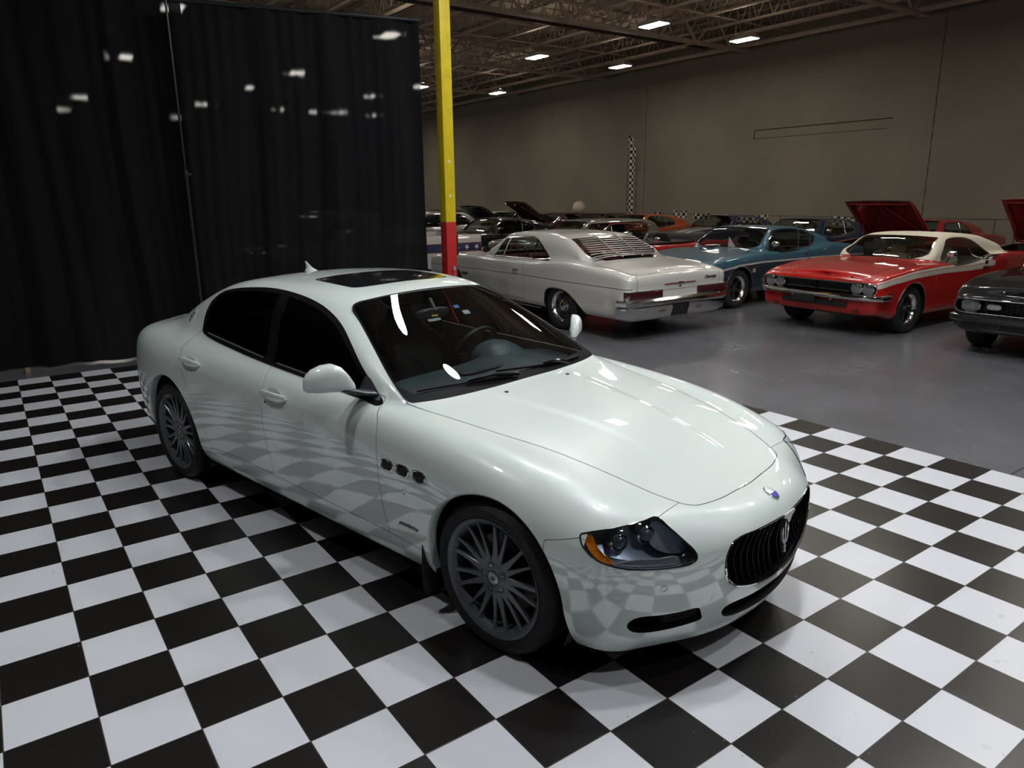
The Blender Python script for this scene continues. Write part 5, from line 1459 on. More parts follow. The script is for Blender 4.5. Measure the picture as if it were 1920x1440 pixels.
def white_hardtop():
    spec = dict(key='ivory', col=(.56, .54, .49), fo=.95, ro=1.40, wb=3.08, hw=1.005, H=1.375, rock=.30, gy=.80, ry=.63, su=.055, sv=5, tail_in=.02,
        top=[(-4.48,.885),(-4.2,.93),(-3.75,.975),(-3.50,1.01),(-3.15,1.17),(-2.88,1.29),(-2.5,1.355),(-1.95,1.375),(-1.55,1.365),(-1.32,1.33),(-1.0,1.12),(-.76,.975),(-.64,.965),(0,.945),(.5,.90),(.95,.84)],
        belt=[(-4.48,.86),(-4.2,.905),(-3.7,.95),(-3.1,.985),(-2.7,.965),(-2.2,.925),(-1.5,.92),(-.7,.93),(0,.92),(.5,.885),(.95,.83)],
        wide=[(-4.48,.96),(-4.0,.985),(-3.1,1.005),(-1.6,.985),(-.5,.985),(0,.995),(.95,.97)],
        dlo=[(-1.02,.935),(-1.30,1.235),(-1.42,1.275),(-2.02,1.300),(-2.16,1.27),(-2.32,1.18),(-2.58,.985),(-2.60,.962),(-2.4,.955)], pillars=[(-1.28,-.16),(-2.13,-.04)], dlo_z=(.95,1.27), dlo_smooth=False,
        ws=(-.80,-1.36), bl=(-2.86,-3.52), arch_r=.37, tyre_r=.345, tuck=.13,
        rarch=[(-2.70,.27),(-2.705,.42),(-2.73,.52),(-2.80,.58),(-2.95,.605),(-3.12,.60),(-3.26,.57),(-3.38,.50),(-3.50,.41),(-3.62,.30),(-3.63,.2),(-2.72,.2)],
        hood=(.98,-.72,.72), deck=(-3.62,.80,.66), door=(-.72,-2.16), handle=(-1.97,.80), mirror=1, wheel='rally', inside=(.34,.02,.02), dash=(.16,.02,.02), wheel_col=(.22,.01,.01), headrest=0, arch_paint=False,
        bands=[(([-4.5,-2.15,0,1],[.700,.722,.712,.70]),([-4.5,-2.15,0,1],[.709,.731,.721,.71]),(.02,.02,.02),(-4.47,.96))], band_name='side_moulding')
    car, s, M0, mats, paint = classic_car(spec, (7.67, 8.39, 0), math.radians(89), 'ivory two-door hardtop seen from behind, slatted rear window and wide chrome bumper', name='hardtop')
    chrome = mats['chrome']; black = mats['black']
    xe = -4.48
    prof_u = [(-.02, .462), (.030, .468), (.050, .49), (.050, .535), (.020, .562), (-.02, .565)]
    line = [(xe, 0), (xe, .5), (xe+.01, .8), (xe+.05, .96), (xe+.16, 1.01)]
    neg = [(x, y) for x, y in line]
    def rb(pts, prof):
        P = pts; full = [(x, -y) for x, y in P[::-1]]+P[1:]; rings = []
        for i, (x, y) in enumerate(full):
            a = full[max(i-1, 0)]; b = full[min(i+1, len(full)-1)]; t = Vector((b[0]-a[0], b[1]-a[1], 0)).normalized(); n = Vector((-t.y, t.x, 0))
            rings.append([Vector((x, y, 0))+n*dx+Vector((0, 0, z)) for dx, z in prof])
        m = MB(); m.loft(rings); return m
    bo = rb(neg, prof_u).build('rear_bumper', chrome, car)
    prof_l = [(-.03, .305), (.005, .315), (.030, .40), (.035, .455), (-.02, .462)]
    for sg in (1, -1):
        P = [(xe, sg*.16), (xe, sg*.5), (xe+.01, sg*.8), (xe+.05, sg*.96), (xe+.16, sg*1.01)]
        rings = []
        for i, (x, y) in enumerate(P):
            a = P[max(i-1, 0)]; b = P[min(i+1, 4)]; t = Vector((b[0]-a[0], b[1]-a[1], 0)).normalized(); n = Vector((-abs(t.y), t.x*sg, 0))
            rings.append([Vector((x, y, 0))+n*dx+Vector((0, 0, z)) for dx, z in prof_l])
        m = MB(); m.loft(rings); m.build('lower_bumper', chrome, bo)
        m = MB(); m.box((xe-.030, sg*.36, .39), (.012, .11, .035)); m.build('reverse_lamp', cm('lamp_smoke', (.12, .09, .06), .25, coat=1), bo, bevel=.004)
        # three-part tail lamp in a chrome frame
        z0, z1 = .572, .660; y0, y1 = sg*.36, sg*.95
        m = MB(); m.box((xe+.035, (y0+y1)/2, (z0+z1)/2), (.09, abs(y1-y0)+.05, z1-z0+.035)); f = m.build('tail_lamp', chrome, car, bevel=.006)
        for k in range(3):
            a = y0+(y1-y0)*k/3; b_ = y0+(y1-y0)*(k+1)/3
            m = MB(); m.box((xe-.012, (a+b_)/2, (z0+z1)/2), (.02, abs(b_-a)-.012, z1-z0)); m.build('tail_lens', noisy(cm('tail_lens_red%d' % k, (.05, .006, .008), .2, coat=1), 60, .3), f, bevel=.006)
    tx = lambda y, z: float(cast(M0, (-7, y, z), (1, 0, 0))[0][0])
    m = MB(); m.box((xe-.01, 0, .385), (.03, .30, .17)); m.build('license_recess', black, bo, bevel=.006)
    m = MB(); m.box((tx(0, .74), .0, .74), (.02, .60, .012)); mo = m.build('trunk_bar', cm('bar_red', (.25, .03, .03), .3, metal=.5), car)
    m = MB(); m.box((tx(0, .745)-.006, 0, .745), (.02, .10, .028)); m.build('trunk_crest', chrome, mo, bevel=.004)
    m = MB(); m.lathe([(0, .01), (.018, .008), (.02, 0)], 16, Matrix.Translation((tx(0, .70)+.002, 0, .70)) @ Matrix.Rotation(-math.pi/2, 4, 'Y')); m.build('trunk_lock', chrome, mo)
    M = frame((tx(.60, .785)-.004, -.60, .785), (0, -1, 0), (0, 0, 1)); text_mesh('trunk_script', 'Chevrolet', .058, cm('script_dark2', (.03, .03, .03), .3), car, M, .004, shear=.5, bold=.0015)
    for sg in (1, -1):
        h = cast(M0, (-.40, 3, .63), (0, -1, 0)); M = frame_out(h[0], h[1], sg); M.translation += Vector(h[1]*[1, sg, 1])*.003
        text_mesh('fender_script', 'Impala', .075, cm('script_dark2', (.03, .03, .03), .3), car, M, .004, shear=.4, bold=.0015)
        m = MB(); q = h[0]*[1, sg, 1]; m.lathe([(0, .006), (.028, .005), (.03, 0)], 16, frame_out(h[0]+np.array([.18 if 1 else 0, 0, .01]), h[1], sg)); m.build('fender_crest', cm('script_dark2', (.03, .03, .03), .3), car)
    # louvre slats over the rear window
    FULL = join(M0, mirror(M0)); lou = None
    n = 11
    for i in range(n):
        x = -2.93-.053*i
        pts = []
        for t in np.linspace(-1, 1, 15):
            yy = t*(.56+.012*i); h = cast(FULL, (x-.03*(1-t*t)*0, yy, 3), (0, 0, -1)); pts.append(Vector(h[0]+h[1]*.03))
        m = MB(); m.loft([[p+Vector((-.018, 0, .002)), p+Vector((.018, 0, .008)), p+Vector((.018, 0, .012)), p+Vector((-.018, 0, .006))] for p in pts]); o = m.build('louvre_slat', cm('slat_alloy', (.62, .60, .56), .3, metal=.7), car)
        if lou is None: pass
    for y in (-.20, .20):
        m = MB(); pts = [Vector(cast(FULL, (x, y, 3), (0, 0, -1))[0])+Vector((0, 0, .045)) for x in np.linspace(-2.88, -3.55, 8)]; m.tube(pts, .011, 6); m.build('louvre_rail', cm('slat_alloy', (.62, .60, .56), .3, metal=.7), car)
    b = bumper_mb([(1.0, 0), (.99, .5), (.95, .85), (.80, 1.0)], [(0, .42), (.03, .46), (.02, .56), (-.05, .56), (-.05, .42)]); b.build('front_bumper', chrome, car)
    m = MB(); m.tube([(x, s.hw*.995, .275) for x in np.linspace(-.45, -2.65, 8)], .010, 6); m.tube([(x, -s.hw*.995, .275) for x in np.linspace(-.45, -2.65, 8)], .010, 6); m.build('sill_trim', chrome, car)
    return car

def black_coupe():
    spec = dict(key='black', col=(.006, .006, .007), fo=.90, ro=1.02, wb=2.74, hw=.92, H=1.28, rock=.24, gy=.74, ry=.56, su=.05, sv=5,
        top=[(-3.76,.86),(-3.3,.93),(-2.95,1.02),(-2.5,1.18),(-2.1,1.25),(-1.6,1.28),(-1.3,1.26),(-1.0,1.08),(-.72,.93),(-.62,.92),(0,.89),(.4,.85),(.75,.77),(.90,.70)],
        belt=[(-3.76,.83),(-3.3,.90),(-2.6,.93),(-2.0,.88),(-.6,.885),(0,.87),(.4,.835),(.75,.755),(.90,.69)],
        wide=[(-3.76,.84),(-3,.92),(-1.6,.90),(-.6,.90),(0,.92),(.6,.90),(.90,.86)],
        dlo=[(-1.02,.90),(-1.28,1.19),(-1.6,1.215),(-2.0,1.18),(-2.32,1.02),(-2.28,.93),(-2.0,.91)], pillars=[(-1.95,.0)], dlo_z=(.91,1.18), ws=(-.72,-1.28), bl=(-2.6,-3.0),
        arch_r=.36, tyre_r=.33, lift=.08, hood=(.92,-.68,.64), door=(-.62,-1.95), mirror=1, arch_trim=0, crown=.012, nose_in=.09,
        front_open=[(-.1,.680),(.55,.682),(.76,.680),(.82,.66),(.835,.605),(.815,.545),(.76,.525),(.5,.525),(-.1,.525)])
    car, s, M0, mats, paint = classic_car(spec, (10.17, .32, 0), math.radians(184), 'black pony coupe cut by the right edge, round headlight showing', name='coupe')
    black = cm('grille_black', (.012, .012, .013), .3)
    m = MB(); m.box((.74, 0, .60), (.02, 1.66, .17)); g = m.build('grille', black, car)
    m = MB()
    for i in range(-10, 11): m.box((.79, i*.05, .60), (.03, .004, .14))
    for z in (.56, .60, .64): m.box((.79, 0, z), (.03, 1.04, .004))
    m.build('grille_mesh', black, g, smooth=False)
    for y in (-.67, .67): lamp_round(car, (.82, y, .605), .088, (1, 0, 0), mats)
    for sg in (-1, 1):
        m = MB(); m.loft([superring((x, sg*.43, .60), (0, 1, 0), (0, 0, 1), a*.075, a*.034, 3, 20) for x, a in ((.815, 1), (.835, 1), (.84, .8))]); m.build('park_lamp', cm('park_grey', (.32, .32, .32), .3, coat=1), car)
        m = MB(); m.tube([(x, sg*y, z) for x, y, z in smooth_loop([(.905, .0, .682), (.90, .45, .683), (.885, .74, .682), (.86, .815, .665), (.85, .845, .605), (.862, .81, .545), (.885, .74, .525), (.90, .45, .522), (.905, 0, .520)], 4, False)], .0055, 6); m.build('grille_outline', cm('dull_trim', (.12, .12, .12), .35, metal=.7), car)
        m = MB(); m.tube([(.93, sg*.33, .44), (.93, sg*.33, .37), (.93, sg*.42, .37), (.93, sg*.35, .44)], .004, 5, closed=True); m.build('plate_bracket', cm('dull_trim', (.12, .12, .12), .35, metal=.7), car)
    b = bumper_mb([(.915, 0), (.91, .5), (.87, .76), (.78, .88)], [(0, .41), (.03, .43), (.03, .48), (0, .50), (-.05, .50), (-.05, .41)]); b.build('front_bumper', cm('black_bumper', (.012, .012, .012), .2, coat=1), car)
    return car

MUSCLE = dict(fo=.90, ro=1.15, wb=2.80, hw=.93, H=1.32, rock=.26, gy=.76, ry=.585, su=.11, sv=3, arch_r=.36, tyre_r=.33,
    top=[(-3.95,.86),(-3.5,.93),(-3.15,1.0),(-2.75,1.15),(-2.35,1.255),(-1.8,1.31),(-1.45,1.31),(-1.22,1.275),(-.95,1.09),(-.70,.95),(-.60,.94),(0,.90),(.5,.85),(.90,.80)],
    belt=[(-3.95,.84),(-3.4,.92),(-2.8,.955),(-2.4,.935),(-2.0,.895),(-1.5,.89),(-.6,.90),(0,.87),(.5,.83),(.90,.78)],
    dlo=[(-1.00,.915),(-1.22,1.20),(-1.34,1.245),(-1.75,1.255),(-2.1,1.215),(-2.42,1.06),(-2.40,.97),(-2.15,.92)], pillars=[(-1.98,0)], dlo_z=(.92,1.22),
    ws=(-.73,-1.25), bl=(-2.6,-3.15), mirror=1, wheel='five', arch_trim=0)

def far_cars():
    def mus(**k): d = dict(MUSCLE); d.update(k); return d
    g = None
    def fronty(car, s, mats, z=.66):
        b = bumper_mb([(s.fo+.04, 0), (s.fo+.03, .5), (s.fo-.02, .8), (s.fo-.12, .93)], [(0, .43), (.03, .46), (.02, .54), (-.05, .55), (-.05, .43)]); b.build('front_bumper', mats['chrome'], car)
        m = MB(); m.box((s.fo+.005, 0, z), (.02, .95, .13)); m.build('grille', mats['black'], car)
        for y in (-.74, -.57, .57, .74): lamp_round(car, (s.fo+.0, y, z), .07, (1, 0, 0), mats)
    def far(sp, loc, deg, label, hoodup=None, name='coupe', **kk):
        if hoodup: sp['open_hood'] = True
        c = classic_car(sp, loc, math.radians(deg), label, name=name); fronty(c[0], c[1], c[3])
        if hoodup: raised_hood(c[0], c[1], c[4], hoodup, c[3], **kk)
        return c
    far(mus(key='navy', col=(.010, .028, .065), hw=.95, gy=.775), (15.35, 8.0, 0), 180, 'dark blue coupe parked behind the metallic blue fastback')
    far(mus(key='rally_red', col=(.26, .012, .012), dlo=[(-1.02,.915),(-1.22,1.20),(-1.32,1.235),(-2.05,1.235),(-2.42,.985),(-2.40,.94),(-2.15,.92)], dlo_smooth=False, pillars=[(-1.90, .0)], chrome_trim=0), (15.75, 5.45, 0), 180, 'red coupe with raised hood parked behind the cream-roofed red coupe', hoodup=38, length=1.30)
    far(mus(key='rally_red', col=(.26, .012, .012)), (15.6, 2.35, 0), 180, 'red car cut by the right edge with its red hood raised', hoodup=40, length=1.30)
    far(mus(key='orange', col=(.36, .065, .015)), (15.9, 14.4, 0), 180, 'orange coupe between the blue striped coupe and the wall', )
    c = far(mus(key='royal', col=(.012, .020, .070), H=1.28, pillars=[]), (16.55, 11.45, 0), 184, 'dark blue coupe with broad white stripes over roof and hood')
    car, s, M0, mats, paint = c; FULLM = join(M0, mirror(M0))
    for y0, y1 in ((.05, .26), (-.26, -.05)):
        for x0, x1 in ((.86, -.66), (-1.29, -2.55)):
            xs = np.linspace(x0, x1, 18); V = []
            for x in xs:
                for y in (y0, (y0+y1)/2, y1):
                    h = cast(FULLM, (x, y, 3), (0, 0, -1)); V.append(h[0]+np.array([0, 0, .004]))
            F = [(3*i+j, 3*i+j+1, 3*i+j+4, 3*i+j+3) for i in range(17) for j in (0, 1)]
            o = mk('racing_stripe', V, F, cm('stripe_white', (.55, .53, .48), .4, coat=1), car)
    # black hatch-roofed coupe with green glass, dark saloon, wagon and others further back
    far(mus(key='black2', col=(.010, .010, .011), H=1.36, dark_glass=0), (10.6, 15.0, 0), 180, 'black coupe parked beyond the ivory hardtop')
    far(mus(key='greige', col=(.13, .12, .11), H=1.30, top=[(-3.95,.90),(-3.75,1.05),(-3.5,1.24),(-3.0,1.29),(-1.8,1.30),(-1.45,1.29),(-1.2,1.24),(-.95,1.08),(-.70,.95),(-.60,.94),(0,.90),(.5,.86),(.90,.80)], dlo=[(-1.02,.92),(-1.20,1.17),(-1.32,1.22),(-3.2,1.22),(-3.3,.98),(-3.2,.94)], dlo_smooth=False, pillars=[(-1.95, 0), (-2.7, 0)], dlo_z=(.93,1.22), bl=(-3.45,-3.85)), (11.3, 12.0, 0), 180, 'grey-beige wagon parked just beyond the ivory hardtop', name='wagon')
    # red convertible with folded top
    sp = mus(key='bright_red', col=(.38, .012, .010), H=1.25, no_screen=True, dlo=None, headrest=1, hw=.93,
        top=[(-3.95,.84),(-3.3,.90),(-2.9,.91),(-1.5,.88),(-.70,.905),(0,.88),(.5,.84),(.90,.78)], belt=[(-3.95,.83),(-3.3,.885),(-2.8,.90),(-2.0,.86),(-.6,.875),(0,.86),(.5,.82),(.90,.77)])
    c = classic_car(sp, (10.3, 8.75, 0), math.radians(180), 'bright red convertible with folded black top', name='convertible'); car, s, M0, mats, paint = c
    t = MB(); t.loft([superring((x, 0, .90), (0, 1, 0), (0, 0, 1), .66, h_, 4, 24) for x, h_ in ((-.98, .01), (-1.0, .03), (-2.35, .03), (-2.4, .01))]); t.build('cabin_opening', mats['black'], car)
    fr = MB(); P = [(-.70, -.70, .90), (-1.12, -.62, 1.27), (-1.14, 0, 1.30), (-1.12, .62, 1.27), (-.70, .70, .90)]; fr.tube([tuple(p) for p in smooth_loop(P, 3, False)], .020, 8); fo_ = fr.build('screen_frame', mats['chrome'], car)
    gl = MB(); gl.add([(-.71, -.68, .91), (-.71, .68, .91), (-1.12, .60, 1.26), (-1.12, -.60, 1.26)], [(0, 1, 2, 3)]); gl.build('windshield', cm_glass('old_glass', (.62, .66, .63)), car, smooth=False)
    ft = MB()
    for i in range(9): ft.loft([superring((-2.35-.055*i, y, .965+.012*math.sin(i*2)), (1, 0, 0), (0, 0, 1), .022, .075, 2.4, 12) for y in np.linspace(-.66, .66, 7)])
    ft.build('folded_top', cm('top_fabric', (.05, .05, .05), .8), car)
    for sg in (-1, 1):
        h_ = MB(); h_.loft([superring((-1.72, sg*.36, z), (0, 1, 0), (1, 0, .1), w2, .06, 3, 14) for z, w2 in ((.8, .24), (1.0, .24), (1.08, .16))]); h_.build('seat_back', mats['black'], car)
    fronty(car, s, mats)
    # dark roofs and hoods far back
    far(mus(key='black3', col=(.008, .008, .009), dark_glass=0), (16.1, 16.5, 0), 180, 'black hardtop whose roof shows below the pale balloon')
    far(mus(key='cream2', col=(.40, .38, .33)), (16.3, 23.6, 0), 180, 'cream coupe with raised maroon hood in the back rows')
    far(mus(key='maroon', col=(.055, .008, .012)), (16.0, 18.7, 0), 176, 'maroon coupe with its hood raised high', hoodup=36, length=1.35, w=.66)
    far(mus(key='black4', col=(.012, .012, .013)), (15.6, 21.0, 0), 180, 'black coupe with silver-edged hood raised', hoodup=30, length=1.30, under=cm('under_grey', (.05, .05, .055), .5))
    far(mus(key='black5', col=(.010, .011, .012)), (11.0, 24.0, 0), 180, 'dark car in the far row under the curtain edge')
    far(mus(key='black6', col=(.012, .013, .016)), (16.9, 29.0, 0), 180, 'dark car in the far row left of the maroon hood')
    # pale four-door with silver pillars
    far(mus(key='silverroof', col=(.22, .21, .20), H=1.46, gy=.79, ry=.64, top=[(-4.2,.92),(-3.5,.98),(-3.2,1.10),(-2.85,1.40),(-2.4,1.46),(-1.5,1.47),(-1.3,1.43),(-1.0,1.15),(-.75,1.0),(-.62,.99),(0,.96),(.5,.92),(.90,.88)], ro=1.35,
        belt=[(-4.2,.9),(-3.3,.96),(-2.0,.95),(-.6,.95),(.9,.86)], dlo=[(-1.06,.98),(-1.28,1.33),(-1.40,1.38),(-2.55,1.375),(-2.9,1.15),(-2.85,1.0)], dlo_smooth=False, pillars=[(-2.0, 0), (-2.05, 0)], dlo_z=(.98, 1.38)), (10.0, 18.3, 0), 180, 'pale sedan with bright window frames behind the starred pickup', name='sedan')
    pickup()

def pickup():
    car = empty('pickup_truck', (7.40, 11.05, 0), math.radians(180), 'white pickup truck with a blue band of white stars along its bed', 'truck')
    white = cm('truck_white', (.50, .48, .44), .35, coat=1); chrome = cm('old_chrome', (.7, .69, .67), .12, metal=1); black = cm('under_black', (.006, .006, .006), .7)
    # local X forward (towards the left of the picture is the cab)
    L = 2.05
    def slab(name, x0, x1, z0, z1, m, y=.95, th=.04, par=car):
        b = MB(); b.loft([[(x, -y, z0), (x, -y-.0, z0), (x, -y-.012, (z0+z1)/2), (x, -y, z1), (x, -y+th, z1), (x, -y+th, z0)] for x in np.linspace(x0, x1, 6)]); return b.build(name, m, par)
    b = MB()
    for s in (-1, 1):
        b.loft([[(x, s*(.86), .50), (x, s*.94, .50), (x, s*.97, .72), (x, s*.97, 1.03), (x, s*.93, 1.14), (x, s*.87, 1.15), (x, s*.86, 1.02)] for x in np.linspace(-1.0, 1.15, 8)])
    b.box((-.02, 0, .62), (2.2, 1.75, .05)); b.box((1.12, 0, .85), (.05, 1.75, .55))
    b.loft([[(-1.03, y, .50), (-1.0, y, .50), (-.98, y, 1.13), (-1.03, y, 1.13)] for y in (-.92, .92)])
    bed = b.build('cargo_bed', white, car)
    blue = cm('band_blue', (.010, .014, .075), .4, coat=.8); red = cm('band_red', (.20, .02, .02), .4)
    for s in (-1, 1):
        m = MB(); m.box((.07, s*.974, .905), (2.12, .006, .15)); bd = m.build('star_band', blue, car, smooth=False)
        for z in (.985, .825): m = MB(); m.box((.07, s*.976, z), (2.12, .006, .014)); m.build('band_edge', red, bd, smooth=False)
        for k in range(9):
            cx = -.88+k*.24; P = [((.062 if i % 2 == 0 else .025)*math.cos(math.pi/2+i*math.pi/5), (.062 if i % 2 == 0 else .025)*math.sin(math.pi/2+i*math.pi/5)) for i in range(10)]
            if 4 <= k <= 5: continue
            m = MB(); m.prism(P, Matrix.Translation((cx, s*.976, .905)) @ Matrix.Rotation(math.pi/2*(1 if s < 0 else -1), 4, 'X'), .006); m.build('star', cm('star_white', (.62, .6, .58), .5), bd, smooth=False)
        m = MB(); m.box((.55, s*.955, 1.02), (.05, .05, .05)); m.build('tie_hook', black, car)
        m = MB(); m.box((-.99, s*.93, .80), (.05, .09, .2)); m.build('tail_light', cm('tail_red2', (.16, .01, .01), .3, coat=1), car, bevel=.01)
    c = MB()
    c.loft([[(x, -w_, z0), (x, w_, z0), (x, w_*1.0, 1.10), (x, r_, zr), (x, -r_, zr), (x, -w_, 1.10)] for x, w_, z0, r_, zr in ((1.18, .93, .42, .74, 1.60), (1.6, .93, .42, .76, 1.68), (2.15, .93, .42, .74, 1.66), (2.45, .93, .42, .70, 1.50))])
    c.build('cab', white, car, sharp=50)
    h = MB(); h.loft([[(x, -w_, .42), (x, w_, .42), (x, w_, z-.05), (x, w_*.85, z), (x, -w_*.85, z), (x, -w_, z-.05)] for x, w_, z in ((2.40, .93, 1.10), (2.9, .93, 1.08), (3.5, .92, 1.02), (3.62, .88, .95))]); h.build('engine_hood', white, car, sharp=50)
    for s in (-1, 1):
        g = MB(); g.add([(1.35, s*.905, 1.12), (2.42, s*.905, 1.12), (2.12, s*.79, 1.56), (1.40, s*.79, 1.56)], [(0, 1, 2, 3)]); g.build('side_window', cm('cab_glass', (.01, .01, .012), .1, coat=1), car, smooth=False)
        for x in (-.35, 3.0): classic_wheel(car, .38, (x, s*.84, .38), s, 'rally', dict(tyre=cm('old_tyre', (.013, .013, .013), .65), chrome=chrome, black=black, rimgrey=cm('rim_grey', (.10, .105, .11), .3, metal=.8)))
    b = MB(); b.box((-1.12, 0, .52), (.08, 1.8, .14)); b.box((3.72, 0, .52), (.10, 1.9, .16)); b.build('bumper', chrome, car, bevel=.02)
    b = MB(); b.box((1.3, 0, .42), (4.6, .9, .12)); b.build('chassis', black, car, smooth=False)

# ---------------------------------------------------------------- room
def tile_mat():
    m = mat('chequered_tiles', (.8, .8, .8), .25); nt = m.node_tree; b = nt.nodes['Principled BSDF']; N = nt.nodes.new; L = nt.links.new
    tc = N('ShaderNodeTexCoord'); ch = N('ShaderNodeTexChecker'); ch.inputs['Scale'].default_value = 1/TILE
    mp = N('ShaderNodeMapping'); mp.inputs['Location'].default_value = (0, 0, .5*TILE)
    L(tc.outputs['Object'], mp.inputs[0]); L(mp.outputs[0], ch.inputs['Vector'])
    ch.inputs['Color1'].default_value = (.62, .63, .66, 1); ch.inputs['Color2'].default_value = (.012, .010, .009, 1)
    # grout lines
    sx = N('ShaderNodeSeparateXYZ'); L(tc.outputs['Object'], sx.inputs[0])
    ds = []
    for k in (0, 1):
        d = N('ShaderNodeMath'); d.operation = 'DIVIDE'; d.inputs[1].default_value = TILE; L(sx.outputs[k], d.inputs[0])
        f = N('ShaderNodeMath'); f.operation = 'PINGPONG'; f.inputs[1].default_value = .5; L(d.outputs[0], f.inputs[0]); ds.append(f)
    mi = N('ShaderNodeMath'); mi.operation = 'MINIMUM'; L(ds[0].outputs[0], mi.inputs[0]); L(ds[1].outputs[0], mi.inputs[1])
    lt = N('ShaderNodeMapRange'); lt.inputs['From Min'].default_value = .0055; lt.inputs['From Max'].default_value = .0085; lt.inputs['To Min'].default_value = 1; lt.inputs['To Max'].default_value = 0
    L(mi.outputs[0], lt.inputs[0])
    mx = N('ShaderNodeMixRGB'); mx.inputs[2].default_value = (.045, .038, .035, 1); L(lt.outputs[0], mx.inputs[0]); L(ch.outputs['Color'], mx.inputs[1])
    no = N('ShaderNodeTexNoise'); no.inputs['Scale'].default_value = 3; no.inputs['Detail'].default_value = 8; L(tc.outputs['Object'], no.inputs['Vector'])
    mr = N('ShaderNodeMapRange'); mr.inputs['To Min'].default_value = .95; mr.inputs['To Max'].default_value = 1.04; L(no.outputs['Fac'], mr.inputs[0])
    sc = N('ShaderNodeVectorMath'); sc.operation = 'SCALE'; L(mx.outputs[0], sc.inputs[0]); L(mr.outputs[0], sc.inputs['Scale'])
    # specks
    sp = N('ShaderNodeTexNoise'); sp.inputs['Scale'].default_value = 55; sp.inputs['Detail'].default_value = 2; L(tc.outputs['Object'], sp.inputs['Vector'])
    gt = N('ShaderNodeMapRange'); gt.inputs['From Min'].default_value = .755; gt.inputs['From Max'].default_value = .79; L(sp.outputs['Fac'], gt.inputs[0])
    m2 = N('ShaderNodeMixRGB'); m2.inputs[2].default_value = (.2, .17, .15, 1); L(gt.outputs[0], m2.inputs[0]); L(sc.outputs[0], m2.inputs[1])
    L(m2.outputs[0], b.inputs['Base Color'])
    rr = N('ShaderNodeMapRange'); rr.inputs['To Min'].default_value = .25; rr.inputs['To Max'].default_value = .33; L(no.outputs['Fac'], rr.inputs[0]); L(rr.outputs[0], b.inputs['Roughness'])
    bp = N('ShaderNodeBump'); bp.inputs['Strength'].default_value = .35; bp.inputs['Distance'].default_value = .002; bp.invert = True
    L(lt.outputs[0], bp.inputs['Height']); L(bp.outputs[0], b.inputs['Normal'])
    return m

def structure(o): return tag(o, kind='structure')

